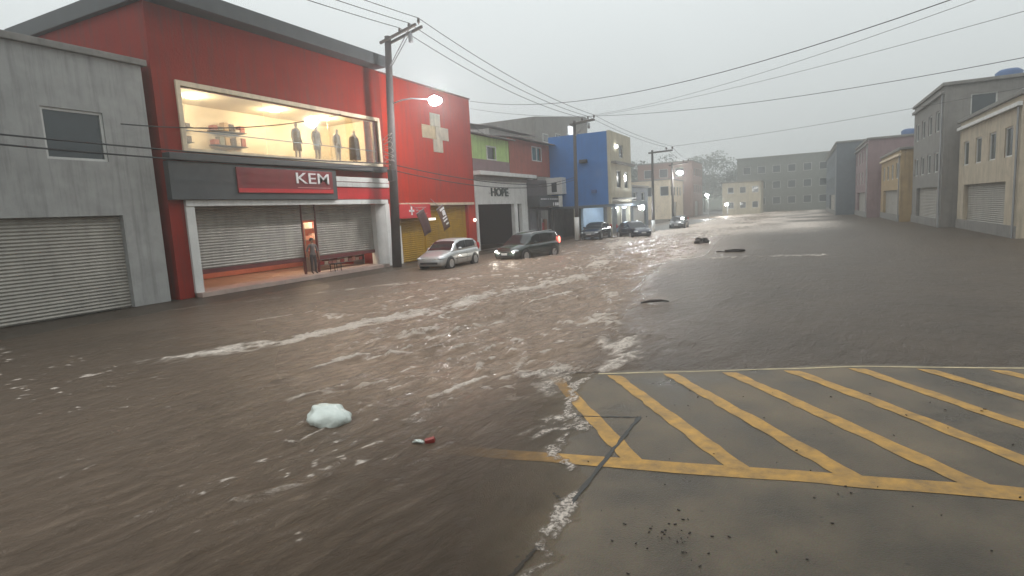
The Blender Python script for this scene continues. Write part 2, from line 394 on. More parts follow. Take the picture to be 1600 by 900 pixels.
# ------------------------------------------------------------------ flood water
def water_mat():
    m = bpy.data.materials.new('muddy_flood_water'); m.use_nodes = True
    n, l = m.node_tree.nodes, m.node_tree.links; b = n['Principled BSDF']; out = n['Material Output']
    t = n.new('ShaderNodeTexCoord')
    mp = n.new('ShaderNodeMapping'); mp.vector_type = 'TEXTURE'; mp.inputs['Rotation'].default_value = (0, 0, R(-14)); mp.inputs['Scale'].default_value = (1, 3.2, 1)
    l.new(t.outputs['Object'], mp.inputs['Vector'])
    fa = n.new('ShaderNodeAttribute'); fa.attribute_name = 'foam'
    da = n.new('ShaderNodeAttribute'); da.attribute_name = 'depth'
    ra = n.new('ShaderNodeAttribute'); ra.attribute_name = 'rough_flow'
    n1 = n.new('ShaderNodeTexNoise'); n1.inputs['Scale'].default_value = 6.5; n1.inputs['Detail'].default_value = 7; n1.inputs['Roughness'].default_value = 0.68; n1.inputs['Distortion'].default_value = 0.9
    n2 = n.new('ShaderNodeTexNoise'); n2.inputs['Scale'].default_value = 0.5; n2.inputs['Detail'].default_value = 5
    n3 = n.new('ShaderNodeTexNoise'); n3.inputs['Scale'].default_value = 26; n3.inputs['Detail'].default_value = 5; n3.inputs['Roughness'].default_value = 0.7
    for q in (n1, n3): l.new(mp.outputs[0], q.inputs['Vector'])
    l.new(t.outputs['Object'], n2.inputs['Vector'])
    # foam = attribute broken up by streaky noise
    a1 = n.new('ShaderNodeMath'); a1.operation = 'MULTIPLY_ADD'; a1.inputs[1].default_value = 1.5; a1.inputs[2].default_value = -0.75
    l.new(n1.outputs['Fac'], a1.inputs[0])
    a2 = n.new('ShaderNodeMath'); a2.operation = 'ADD'; l.new(fa.outputs['Fac'], a2.inputs[0]); l.new(a1.outputs[0], a2.inputs[1])
    a3 = n.new('ShaderNodeMapRange'); a3.interpolation_type = 'SMOOTHSTEP'; a3.inputs['From Min'].default_value = 0.3; a3.inputs['From Max'].default_value = 0.85
    l.new(a2.outputs[0], a3.inputs['Value'])
    gt = n.new('ShaderNodeMapRange'); gt.inputs['From Min'].default_value = 0.03; gt.inputs['From Max'].default_value = 0.25; l.new(fa.outputs['Fac'], gt.inputs['Value'])
    fm = n.new('ShaderNodeMath'); fm.operation = 'MULTIPLY'; l.new(a3.outputs[0], fm.inputs[0]); l.new(gt.outputs[0], fm.inputs[1])
    n4 = n.new('ShaderNodeTexNoise'); n4.inputs['Scale'].default_value = 24; n4.inputs['Detail'].default_value = 4; n4.inputs['Roughness'].default_value = 0.75
    l.new(t.outputs['Object'], n4.inputs['Vector'])
    lc = n.new('ShaderNodeMapRange'); lc.inputs['From Min'].default_value = 0.4; lc.inputs['From Max'].default_value = 0.58; lc.inputs['To Min'].default_value = 0.4; l.new(n4.outputs['Fac'], lc.inputs['Value'])
    fl_ = n.new('ShaderNodeMath'); fl_.operation = 'MULTIPLY'; l.new(fm.outputs[0], fl_.inputs[0]); l.new(lc.outputs[0], fl_.inputs[1]); fm = fl_
    mud = n.new('ShaderNodeValToRGB'); e = mud.color_ramp.elements
    e[0].position = 0.3; e[0].color = (0.058, 0.041, 0.027, 1); e[1].position = 0.72; e[1].color = (0.078, 0.055, 0.036, 1)
    l.new(n2.outputs['Fac'], mud.inputs[0])
    # paler churned silt where the current is rough
    sl = n.new('ShaderNodeMapRange'); sl.inputs['From Min'].default_value = 0.40; sl.inputs['From Max'].default_value = 0.62; sl.inputs['To Min'].default_value = 0.6; l.new(n1.outputs['Fac'], sl.inputs['Value'])
    rg = n.new('ShaderNodeMapRange'); rg.inputs['From Max'].default_value = 0.6; l.new(ra.outputs['Fac'], rg.inputs['Value'])
    sm = n.new('ShaderNodeMath'); sm.operation = 'MULTIPLY'; l.new(sl.outputs[0], sm.inputs[0]); l.new(rg.outputs[0], sm.inputs[1])
    s2 = n.new('ShaderNodeMath'); s2.operation = 'MULTIPLY'; s2.inputs[1].default_value = 0.95; l.new(sm.outputs[0], s2.inputs[0])
    x0 = n.new('ShaderNodeMix'); x0.data_type = 'RGBA'; x0.inputs[7].default_value = (0.40, 0.29, 0.215, 1)
    l.new(s2.outputs[0], x0.inputs[0]); l.new(mud.outputs[0], x0.inputs[6])
    x1 = n.new('ShaderNodeMix'); x1.data_type = 'RGBA'; x1.inputs[7].default_value = (0.68, 0.6, 0.53, 1)
    l.new(fm.outputs[0], x1.inputs[0]); l.new(x0.outputs[2], x1.inputs[6]); l.new(x1.outputs[2], b.inputs['Base Color'])
    r1 = n.new('ShaderNodeMapRange'); r1.inputs['To Min'].default_value = 0.2; r1.inputs['To Max'].default_value = 0.75; l.new(fm.outputs[0], r1.inputs['Value'])
    rb = n.new('ShaderNodeMapRange'); rb.inputs['From Max'].default_value = 0.6; rb.inputs['To Min'].default_value = 0.38; rb.inputs['To Max'].default_value = 0.17; l.new(ra.outputs['Fac'], rb.inputs['Value']); l.new(rb.outputs[0], r1.inputs['To Min'])
    l.new(r1.outputs[0], b.inputs['Roughness']); b.inputs['IOR'].default_value = 1.33; b.inputs['Specular IOR Level'].default_value = 0.5
    h = n.new('ShaderNodeMath'); h.operation = 'MULTIPLY_ADD'; h.inputs[1].default_value = 0.16; l.new(n3.outputs['Fac'], h.inputs[0]); l.new(n1.outputs['Fac'], h.inputs[2])
    bs = n.new('ShaderNodeMapRange'); bs.inputs['To Min'].default_value = 0.75; bs.inputs['To Max'].default_value = 1.0; l.new(ra.outputs['Fac'], bs.inputs['Value'])
    bp = n.new('ShaderNodeBump'); bp.inputs['Distance'].default_value = 0.2
    l.new(bs.outputs[0], bp.inputs['Strength']); l.new(h.outputs[0], bp.inputs['Height']); l.new(bp.outputs[0], b.inputs['Normal'])
    # turbid: see-through only where a few centimetres deep
    tr = n.new('ShaderNodeBsdfTransparent'); tr.inputs[0].default_value = (0.97, 0.95, 0.92, 1); ms = n.new('ShaderNodeMixShader')
    mx_ = n.new('ShaderNodeMath'); mx_.operation = 'MAXIMUM'; l.new(da.outputs['Fac'], mx_.inputs[0]); l.new(fm.outputs[0], mx_.inputs[1])
    l.new(mx_.outputs[0], ms.inputs[0]); l.new(tr.outputs[0], ms.inputs[1]); l.new(b.outputs[0], ms.inputs[2]); l.new(ms.outputs[0], out.inputs['Surface'])
    return m

STREAKS = [  # (points in metres, half width, strength)
    ([(-16.39, 15.04), (-15.73, 16.23), (-14.51, 17.72), (-13.19, 19.33), (-11.28, 21.27)], 0.16, 0.62),
    ([(-18.5, 11.5), (-16.39, 15.04)], 0.14, 0.5),
    ([(-11.5, 6.8), (-10.06, 9.11), (-10.03, 9.81), (-9.79, 10.86), (-9.33, 11.8), (-8.95, 13.01)], 0.27, 0.85),
    ([(-8.95, 13.01), (-8.72, 14.72), (-8.44, 16.76), (-7.86, 19.24), (-7.26, 21.84)], 0.34, 0.75),
    ([(-12.03, 11.83), (-10.47, 12.28)], 0.14, 0.5),
    ([(-8.54, 16.04), (-7.68, 18.21), (-7.05, 21.19), (-7.3, 24.5)], 0.28, 0.55),
    ([(-6.45, 12.04), (-6.09, 13.93), (-5.81, 15.64)], 0.16, 0.5),
    ([(-8.2, 7.36), (-7.84, 7.93), (-6.66, 8.72), (-6.2, 10.94)], 0.14, 0.5),
    ([(-4.04, 7.86), (-4.05, 8.89), (-3.67, 8.76)], 0.10, 0.55),
    ([(-4.3, 12.82), (-4.36, 11.87), (-4.77, 11.94)], 0.18, 0.75),
    ([(-3.9, 13.3), (-4.3, 12.82)], 0.12, 0.6),
    ([(-4.93, 10.24), (-4.13, 11.02), (-3.98, 13.29)], 0.12, 0.4),
    ([(-3.05, 11.2), (-3.07, 10.64), (-2.85, 9.6), (-2.75, 8.9)], 0.26, 0.8),
    ([(-3.6, 10.9), (-3.3, 10.2)], 0.14, 0.6),
    ([(-3.07, 10.64), (-3.7, 12.0), (-4.3, 13.3)], 0.16, 0.6),
    ([(-4.3, 13.3), (-5.0, 16.0), (-6.4, 20.5), (-8.2, 24.6)], 0.17, 0.55),
    ([(-7.0, 10.0), (-6.2, 12.5), (-6.0, 15.5)], 0.15, 0.5), ([(-9.0, 8.4), (-7.4, 10.6)], 0.16, 0.55), ([(-5.6, 8.2), (-5.2, 10.2)], 0.12, 0.45),
    ([(-13.5, 10.5), (-11.8, 14.0), (-10.2, 17.5)], 0.12, 0.45), ([(-6.6, 5.6), (-5.9, 7.0)], 0.09, 0.45), ([(-5.4, 4.2), (-4.9, 5.0)], 0.06, 0.4), ([(-4.4, 5.6), (-4.1, 6.6)], 0.06, 0.42), ([(-4.7, 3.5), (-4.3, 4.3)], 0.05, 0.38),
    ([(-3.7, 8.1), (-3.2, 8.45), (-2.75, 8.5)], 0.2, 0.8), ([(-3.3, 7.6), (-3.0, 7.2)], 0.15, 0.6), ([(-2.75, 6.3), (-2.5, 6.0), (-2.6, 5.6)], 0.16, 0.65),
    ([(-8.2, 24.6), (-8.8, 26.4), (-8.3, 25.8)], 0.35, 0.9),
    ([(-8.6, 27), (-9.6, 31), (-11.1, 37.6)], 0.35, 0.6),
    ([(-11.1, 37.6), (-11.6, 42), (-12.66, 47.62)], 0.7, 0.75),
    ([(-12.66, 47.62), (-9.66, 52.66), (-7.15, 68.2)], 1.8, 0.75),
    ([(-4.6, 27.42), (-2.96, 28.13), (1, 28.6)], 0.35, 0.6),
    ([(-8, 52), (-4, 75)], 2.5, 0.5),
    ([(-13.2, 29.6), (-12.6, 33.0), (-12.2, 34.4)], 0.12, 0.6),
]
def seg_dist(X, Y, a, b):
    ax, ay = a; dx, dy = b[0] - ax, b[1] - ay; L = dx * dx + dy * dy
    t = np.clip(((X - ax) * dx + (Y - ay) * dy) / L, 0, 1)
    return np.hypot(X - ax - t * dx, Y - ay - t * dy)
def smooth(a, b, x): t = np.clip((x - a) / (b - a), 0, 1); return t * t * (3 - 2 * t)

ys = [-4.0]
while ys[-1] < 150: ys.append(ys[-1] + 0.045 * max(1.0, 0.35 + abs(ys[-1]) / 8))
ys = np.array(ys)
xs = [-0.5]
while xs[-1] < 60: xs.append(xs[-1] + 0.05 * max(1.0, (abs(xs[-1]) - 1) / 4))
xl = [-0.5]
while xl[-1] > -21.0: xl.append(xl[-1] - 0.045 * max(1.0, (abs(xl[-1]) - 3) / 5))
while xl[-1] > -45: xl.append(xl[-1] - 0.8)
xs = np.array(sorted(set(np.round(xl[1:] + xs, 4))))
state = {}
def water_z(X, Y):
    a = R(14); U = X * math.cos(a) - Y * math.sin(a); V = X * math.sin(a) + Y * math.cos(a)   # V runs with the current
    d = np.clip(-ground_h(X, Y), -0.3, 0.3)
    cx = np.interp(Y, [-5, 5, 10, 20, 30, 45, 70, 150], [-7.5, -7.0, -7.0, -7.6, -8.6, -9.5, -8, -6])
    hw = np.interp(Y, [-5, 5, 20, 40, 70], [5.0, 4.6, 4.2, 4.0, 5.0])
    hw = hw * np.where(X < cx, 1.45, 1.0)
    tor = np.exp(-((X - cx) / hw) ** 2)                          # the main torrent in mid-street
    tor = tor * (0.16 + 0.84 * smooth(3.6, 8.6, Y + 0.25 * X + 1.2 * N6(X * 0.3, Y * 0.3)))
    bank = np.interp(Y, [0, 8, 12, 16, 21, 26, 34], [-3.0, -3.4, -4.2, -5.0, -6.2, -6.0, -2.0]) + 0.5 * N3(X * 0.6, Y * 0.45)
    tor = tor * (1 - 0.85 * smooth(-0.6, 2.2, X - bank) * (1 - smooth(24, 34, Y)))      # slack water along the near bank
    tor = np.maximum(tor, 0.35 * np.exp(-((X + 4.2) / 1.6) ** 2) * smooth(5.5, 8.5, Y) * (1 - smooth(12, 15, Y)))
    calm = 0.16 + 0.84 * tor
    wx = U + 0.25 * N3(U * 0.8, V * 0.4); wy = V + 0.5 * N4(U * 0.6, V * 0.3)
    big = N1(wx * 0.9, wy * 0.32) + 0.6 * N2(wx * 2.1 + 7, wy * 0.75)
    rid = 1 - np.abs(N3(wx * 1.6 + 3, wy * 0.55 + 9)); rid2 = 1 - np.abs(N5(wx * 4.2, wy * 1.5))
    fine = N4(wx * 7, wy * 2.6) + 0.5 * N6(wx * 15, wy * 6)
    depthf = smooth(0.0, 0.12, d)
    z = calm * depthf * (0.04 * big + 0.085 * (rid ** 4 - 0.35) + 0.042 * (rid2 ** 3 - 0.3) + 0.016 * fine)
    foam = np.zeros_like(X)
    rid3 = 1 - np.abs(N2(wx * 9.0 + 5, wy * 3.4)); rid4 = 1 - np.abs(N6(wx * 3.0 + 11, wy * 1.0 + 2))
    patch = 0.5 + 0.5 * N6(U * 0.35, V * 0.16) + 0.35 * N1(U * 0.9, V * 0.4)
    lines = 0.40 * rid ** 5 + 0.38 * rid4 ** 5 + 0.30 * rid2 ** 4 + 0.22 * rid3 ** 4
    crest = smooth(0.56, 1.02, lines + 0.30 * (patch - 0.4))
    foam = np.maximum(foam, 1.05 * crest * smooth(0.12, 0.6, tor))
    foam = np.maximum(foam, 0.22 * tor)
    nearw = (1 - smooth(5.5, 9.5, Y)) * (1 - smooth(-3.6, -2.6, X)) * depthf
    small = smooth(0.47, 0.88, 0.42 * rid2 ** 4 + 0.42 * rid3 ** 4 + 0.25 * (patch - 0.35))
    foam = np.maximum(foam, 1.0 * small * nearw); z = z + nearw * (0.012 * (rid2 ** 3 - 0.3) + 0.006 * fine)
    z = z + 0.03 * crest * tor * depthf
    for pts, w, s in STREAKS:
        dd = np.full_like(X, 9e9)
        jx = X + 0.30 * w ** 0.5 * N2(X * 0.8, Y * 0.6) + 0.13 * N5(X * 2.6, Y * 1.9) + 0.05 * N4(X * 8, Y * 6); jy = Y + 0.3 * N3(X * 0.9, Y * 0.9)
        for p, q in zip(pts[:-1], pts[1:]): dd = np.minimum(dd, seg_dist(jx, jy, p, q))
        k = np.exp(-(dd / (1.5 * w)) ** 2) * s * 1.15 * (0.30 + 0.75 * np.maximum(rid2 ** 3, rid3 ** 2) + 0.35 * N4(X * 1.3, Y * 0.8))
        foam = np.maximum(foam, k); z = z + 0.05 * np.clip(k, 0, 1) * depthf * np.exp(-(dd / w) ** 2)
    # surf where the sheet of water runs out on the concrete
    jag = 0.011 * N3(X * 1.9, Y * 1.6) + 0.0035 * N5(X * 7, Y * 7) + 0.002 * N6(X * 19, Y * 19)
    ap = (X > -4.2) & (Y < edge_y(X) + 0.02)
    dj = d + jag
    lace = np.exp(-((dj - 0.026) / 0.022) ** 2) * smooth(-0.15, 0.5, N2(X * 1.5, Y * 1.3) + 0.6 * N4(X * 5, Y * 4.4) + 0.3 * N6(X * 13, Y * 12)) * smooth(4.6, 6.2, Y)
    rim = np.exp(-((dj - 0.005) / 0.006) ** 2) * (0.84 + 0.32 * N4(X * 2.1, Y * 1.9) + 0.22 * N6(X * 9, Y * 9))
    surf = np.maximum(rim, 0.72 * lace) * ap
    foam = np.maximum(foam, surf)
    z = z + ap * (jag * 0.9 * (d < 0.05)) + 0.006 * surf
    far = smooth(34, 60, Y) * smooth(-15.5, -12.5, X) * (1 - smooth(2, 7, X)); foam = np.maximum(foam, far * (0.62 + 0.3 * N1(X * 0.35, Y * 0.15)))
    state['foam'] = np.clip(foam, 0, 1); state['rough_flow'] = np.clip(tor, 0, 1)
    op = 1 - np.exp(-np.clip(d + 0.4 * jag, 0, 1) * 27); state['depth'] = np.clip(op, 0.0, 1)
    return z
M_water = water_mat()
water, wv = grid_mesh('water', xs, ys, water_z, M_water)
tag(water, kind='structure')
for k in ('foam', 'depth', 'rough_flow'):
    at = water.data.attributes.new(k, 'FLOAT', 'POINT'); at.data.foreach_set('value', state[k].ravel().astype(np.float32))

# ------------------------------------------------------------------ buildings
FX = -20.8                                                      # shop fronts stand on this line
def shutter(m, x, y0, y1, z0, z1, pitch=0.11):
    n = max(2, int((z1 - z0) / pitch)); dz = (z1 - z0) / n; prof = []
    for i in range(n):
        z = z0 + i * dz
        prof += [(x, z), (x + 0.006, z + dz * 0.12), (x + 0.03, z + dz * 0.5), (x + 0.008, z + dz * 0.88)]
    prof.append((x, z1))
    for (xa, za), (xb, zb) in zip(prof[:-1], prof[1:]): m.quad((xa, y0, za), (xa, y1, za), (xb, y1, zb), (xb, y0, zb))
    return m

def text(name, body, size, m_, parent, loc, sx=1.0, rot=(R(90), 0, R(90)), bold=0.0, ext=0.015, shear=0.0):
    cu = bpy.data.curves.new(name, 'FONT'); cu.body = body; cu.size = size; cu.extrude = ext; cu.offset = bold; cu.shear = shear
    cu.align_x = 'CENTER'; cu.align_y = 'CENTER'; cu.resolution_u = 3
    t_ = bpy.data.objects.new('tmp', cu); col.objects.link(t_)
    dg = bpy.context.evaluated_depsgraph_get(); me = bpy.data.meshes.new_from_object(t_.evaluated_get(dg))
    bpy.data.objects.remove(t_); me.materials.clear(); me.materials.append(m_)
    o = bpy.data.objects.new(name, me); col.objects.link(o); o.parent = parent
    o.location = Vector(loc) - parent_off(parent); o.rotation_euler = rot; o.scale = (sx, 1, 1)
    return o

def lamp_light(name, loc, power, color, parent, radius=0.15):
    ld = bpy.data.lights.new(name, 'POINT'); ld.energy = power; ld.color = color; ld.shadow_soft_size = radius
    o = bpy.data.objects.new(name, ld); col.objects.link(o); o.parent = parent; o.location = Vector(loc) - parent_off(parent)
    return o

# --- red clothes shop --------------------------------------------------
S = thing('clothes_shop', 'red two-storey clothes shop with lit upper window and grey roller shutters', 'shop', (FX, 20, 0))
Y0, Y1 = 13.6, 26.45
m = MB(); wall_holes(m, FX, 0.3, Y0, Y1, 0, 10.7, [(14.6, 25.95, 5.65, 7.95), (14.5, 26.0, 0, 3.5)])
m.box(FX - 9, FX - 8.7, Y0, Y1, 0, 10.7); m.box(FX - 8.7, FX - 0.3, Y0, Y0 + 0.25, 0, 10.7); m.box(FX - 8.7, FX - 0.3, Y1 - 0.25, Y1, 0, 10.7)
m.build('wall', M_red, S)
MB().box(FX - 9, FX + 0.75, Y0 - 0.2, 26.2, 10.72, 11.32).build('roof_fascia', M_fascia, S, bevel=0.03)
MB().box(FX - 8.6, FX - 0.32, Y0 + 0.3, Y1 - 0.3, 3.7, 3.95).build('floor_slab', M_conc, S)
MB().box(FX - 8.6, FX - 0.32, Y0 + 0.3, Y1 - 0.3, 8.1, 8.3).build('ceiling', M_warm, S)
m = MB(); m.box(FX - 3.6, FX - 3.45, Y0 + 0.3, Y1 - 0.3, 3.96, 8.09); m.box(FX - 3.44, FX - 0.35, 25.98, 26.1, 3.96, 8.09); m.build('shop_back_wall', M_warm, S)
w = MB()
for a, b, c_, d in ((14.42, 26.1, 7.95, 8.13), (14.42, 26.1, 5.5, 5.65), (25.95, 26.13, 5.65, 7.95), (14.42, 14.6, 5.65, 7.95)): w.box(FX - 0.12, FX + 0.08, a, b, c_, d)
wf = w.build('window_frame', M_cream, S, bevel=0.015)
for a, b in ((14.6, 18.38), (18.42, 22.18), (22.22, 25.95)): MB().box(FX - 0.06, FX - 0.05, a, b, 5.65, 7.95).build('pane', M_glass, wf)
MB().box(FX - 0.25, FX - 0.21, 14.6, 25.95, 6.35, 6.39).build('hand_rail', M_steel, wf)
m = MB()
for k in range(9): m.tube([(FX - 0.4, 25.35 + 0.06 * k, 5.6), (FX - 0.4, 25.35 + 0.06 * k, 7.95)], 0.045, 6)
m.build('curtain', M_orange, S)
MB().box(FX + 0.0, FX + 0.42, Y0, 26.05, 5.18, 5.42).build('canopy_ledge', M_fascia, S, bevel=0.02)
m = MB(); m.box(FX, FX + 0.28, Y0, 22.12, 3.72, 5.12); m.build('sign_surround', M_fascia, S)
sg = MB().box(FX + 0.28, FX + 0.34, 16.4, 21.8, 3.98, 5.02).build('sign_board', mat('maroon_sign', (0.2, 0.016, 0.022), 0.4, var=0.2, streak=0.3, bump=0.03), S, bevel=0.01)
text('lettering', 'KEM', 0.70, M_letter, sg, (FX + 0.36, 20.5, 4.64), sx=1.62, bold=0.003)
MB().box(FX + 0.335, FX + 0.348, 16.42, 21.78, 4.0, 4.17).build('lower_strip', M_redsign, sg)
MB().box(FX + 0.345, FX + 0.35, 19.55, 21.6, 4.23, 4.255).build('sign_underline', mat('pink_print', (0.6, 0.3, 0.3), 0.5, var=0.5, scale=9, bump=0), sg)
for a, b in ((4.62, 4.86), (4.36, 4.585)): MB().box(FX + 0.02, FX + 0.12, 22.2, 26.42, a, b).build('white_panel', M_white, S, bevel=0.01)
MB().box(FX + 0.0, FX + 0.09, 22.2, 26.42, 3.74, 4.3).build('red_band', M_redsign, S)
MB().box(FX + 0.0, FX + 0.14, 14.2, 26.2, 3.47, 3.7).build('door_lintel', M_white, S, bevel=0.01)
m = MB(); m.loft([[(FX + 0.12, 25.95, z), (FX + 0.12, 26.3, z), (FX - 0.75, 26.3, z), (FX - 0.75, 25.55, z), (FX - 0.3, 25.55, z)] for z in (0.0, 3.47)])
m.build('door_pillar', M_white, S)
MB().box(FX - 0.75, FX + 0.1, 14.2, 14.55, 0, 3.47).build('door_pillar', M_white, S)
sh = shutter(MB(), FX - 0.6, 21.35, 25.55, 0.98, 3.6).build('shutter', M_shutter, S); MB().box(FX - 0.63, FX - 0.54, 21.35, 25.55, 0.80, 0.98).build('bottom_rail', M_rail, sh)
sh = shutter(MB(), FX - 0.6, 14.55, 20.4, 0.98, 3.6).build('shutter', M_shutter, S); MB().box(FX - 0.63, FX - 0.54, 14.55, 20.4, 0.80, 0.98).build('bottom_rail', M_rail, sh)
sh = shutter(MB(), FX - 0.6, 20.46, 21.29, 2.75, 3.6).build('shutter', M_shutter, S)
m = MB(); m.box(FX - 0.68, FX - 0.55, 20.4, 20.46, 0.15, 3.6); m.box(FX - 0.68, FX - 0.55, 21.29, 21.35, 0.15, 3.6); m.build('shutter_guide', M_rail, S)
m = MB()
for k in range(12): m.box(FX - 8.5, FX + 0.45, 14.2 + k * 1.0, 14.2 + k * 1.0 + (0.985 if k < 11 else 0.3), 0.0, 0.17)
m.build('tiled_step', M_tile, S)
M_int = mat('shop_wall_red', (0.5, 0.16, 0.12), 0.7, var=0.2)
MB().box(FX - 5.2, FX - 5.05, 14, 26, 0.2, 3.65).build('shop_inner_wall', M_int, S)
M_spot = glow('spot_lamp_warm', (1.0, 0.72, 0.38), 26)
for (x, y, z, p) in ((-22.6, 16.4, 8.02, 90), (-22.6, 20.6, 8.02, 100), (-22.6, 23.9, 8.02, 110)):
    MB().lathe([(0.26, 0), (0.22, 0.05), (0.08, 0.07)], (x, y, z), 14).build('ceiling_lamp', M_spot, S, smooth=True)
    lamp_light('ceiling_lamp_light', (x, y, z - 0.25), p * 2.3, (1.0, 0.78, 0.5), S, 0.3)
for (x, y, z, p) in ((-22.4, 21.6, 3.55, 260), (-22.0, 23.7, 3.55, 180), (-22.2, 17.5, 3.55, 70)):
    MB().lathe([(0.2, 0), (0.18, 0.04), (0.08, 0.06)], (x, y, z), 12).build('ceiling_lamp', M_spot, S, smooth=True)
    lamp_light('ceiling_lamp_light', (x, y, z - 0.3), p, (1.0, 0.74, 0.48), S, 0.2)

# --- red pharmacy -------------------------------------------------------
F = thing('pharmacy', 'tall red pharmacy with cream cross on its wall and yellow roller shutters', 'shop', (FX, 31, 0))
m = MB(); wall_holes(m, FX - 0.02, 0.3, 26.47, 36.2, 0, 10.62, [(27.3, 35.15, 0, 3.32)])
m.box(FX - 9, FX - 8.7, 26.47, 36.2, 0, 10.62); m.box(FX - 8.7, FX - 0.32, 26.47, 26.7, 0, 10.62); m.box(FX - 8.7, FX - 0.32, 35.95, 36.2, 0, 10.62)
m.build('wall', M_redfarm, F)
MB().box(FX - 9, FX + 0.05, 26.45, 36.25, 10.62, 10.7).build('coping', mat('coping', (0.2, 0.06, 0.05), 0.7), F, bevel=0.01)
MB().box(FX - 8.6, FX - 0.4, 26.8, 35.9, 3.5, 3.7).build('floor_slab', M_conc, F)
M_em1 = mat('cream_emblem', (0.5, 0.4, 0.24), 0.6, var=0.3, streak=0.4); M_em2 = mat('pale_emblem', (0.5, 0.44, 0.34), 0.6, var=0.3, streak=0.4)
cy_, cz_ = 31.7, 7.95
em = empty('cross_emblem', (FX + 0.02, cy_, cz_)); em.parent = F; em.location = Vector((FX + 0.02, cy_, cz_)) - Vector(F.location)
def arm(a, b, c_, d, m_): MB().box(FX - 0.01, FX + 0.05, a, b, c_, d).build('emblem_panel', m_, em, bevel=0.01)
arm(cy_ - 0.55, cy_ + 0.55, cz_ + 0.36, cz_ + 1.15, M_em2); arm(cy_ - 1.5, cy_ - 0.05, cz_ - 0.45, cz_ + 0.35, M_em1); arm(cy_ + 0.0, cy_ + 1.45, cz_ - 0.45, cz_ + 0.35, M_em2); arm(cy_ - 0.35, cy_ + 0.7, cz_ - 1.25, cz_ - 0.46, M_em2)
MB().box(FX - 0.02, FX + 0.16, 27.3, 35.8, 3.34, 3.5).build('shutter_lintel', M_cream, F, bevel=0.01)
for a, b in ((27.3, 30.0), (30.12, 35.15)): shutter(MB(), FX - 0.26, a, b, 0.0, 3.32, 0.12).build('shutter', M_yellow, F)
MB().box(FX - 0.3, FX - 0.15, 30.0, 30.12, 0, 3.32).build('shutter_guide', M_yellow, F)
MB().box(FX - 0.2, FX + 0.06, 26.5, 27.3, 0, 2.2).build('door_pillar', M_white, F, bevel=0.01)
ps = MB().box(FX + 0.18, FX + 0.3, 27.0, 30.1, 2.6, 3.42).build('sign_board', M_redsign, F, bevel=0.01)
m = MB(); m.box(FX + 0.3, FX + 0.32, 28.05, 28.17, 2.78, 3.28); m.box(FX + 0.3, FX + 0.32, 27.86, 28.36, 2.97, 3.09); m.build('cross_mark', M_letter, ps)
for k, (a, b) in enumerate(((28.55, 29.6), (28.55, 29.4), (28.55, 29.7))): MB().box(FX + 0.3, FX + 0.315, a, b, 3.2 - 0.18 * k, 3.24 - 0.18 * k).build('print_line', mat('faded_print', (0.5, 0.3, 0.28), 0.6, var=0.6, scale=11, bump=0), ps)
wl_ = MB().ball((FX + 0.2, 35.65, 2.25), 0.12).build('wall_lamp', glow('small_lamp', (1, 0.75, 0.6), 3), F, smooth=True)
m = MB(); m.box(FX + 0.28, FX + 0.62, 29.85, 30.1, 2.42, 2.55); m.build('sign_spotlight', glow('small_white_lamp', (1, 0.95, 0.85), 2.0), F)

def banner(label, c, half_w, half_h, tilt, m_, marks):
    B = thing('hanging_banner', label, 'banner', c)
    ax = Vector((0.12, math.cos(tilt), -math.sin(tilt))).normalized(); az = Vector((0, math.sin(tilt), math.cos(tilt)))
    m = MB(); rows = []
    for i in range(9):
        t = -1 + i / 4; bulge = 0.06 * math.cos(t * 1.5)
        for j in range(5):
            u = -1 + j / 2; p = Vector(c) + ax * half_w * u + az * half_h * t + Vector((bulge + 0.03 * math.sin(3 * u + t), 0, 0)); m.v.append(tuple(p))
    for i in range(8):
        for j in range(4): a = i * 5 + j; m.f.append((a, a + 1, a + 6, a + 5))
    cl = m.build('cloth', m_, B, smooth=True)
    sol = cl.modifiers.new('thick', 'SOLIDIFY'); sol.thickness = 0.012
    MB().tube([Vector(c) + az * half_h - ax * half_w * 1.1, Vector(c) + az * half_h + ax * half_w * 1.1], 0.025, 6).build('rod', M_steel, B)
    MB().tube([Vector(c) + az * half_h, Vector((FX - 0.05, c[1] + 0.1, c[2] + half_h + 0.5))], 0.02, 6).build('bracket', M_steel, B)
    for (u, t, hw, hh) in marks:
        p = Vector(c) + ax * half_w * u + az * half_h * t + Vector((0.085, 0, 0))
        MB().obox(p, ax * hw, az * hh, Vector((0.004, 0, 0))).build('print_mark', M_letter, cl)
M_bdark = mat('maroon_cloth', (0.07, 0.03, 0.03), 0.8, var=0.25); M_bgrey = mat('brown_cloth', (0.12, 0.06, 0.04), 0.8, var=0.25)
banner('dark maroon hanging banner tilted beside the utility pole', (FX + 1.2, 28.0, 2.3), 0.34, 0.74, R(-24), M_bdark, [])
banner('brown hanging banner with white print tilted over the yellow shutter', (FX + 0.9, 30.55, 2.5), 0.33, 0.76, R(-26), M_bgrey, [(0.1, 0.8, 0.22, 0.07), (0.15, 0.45, 0.1, 0.16), (0.5, 0.4, 0.06, 0.16), (0.1, 0.05, 0.2, 0.05), (0.1, -0.2, 0.2, 0.05), (0.3, -0.55, 0.12, 0.05)])

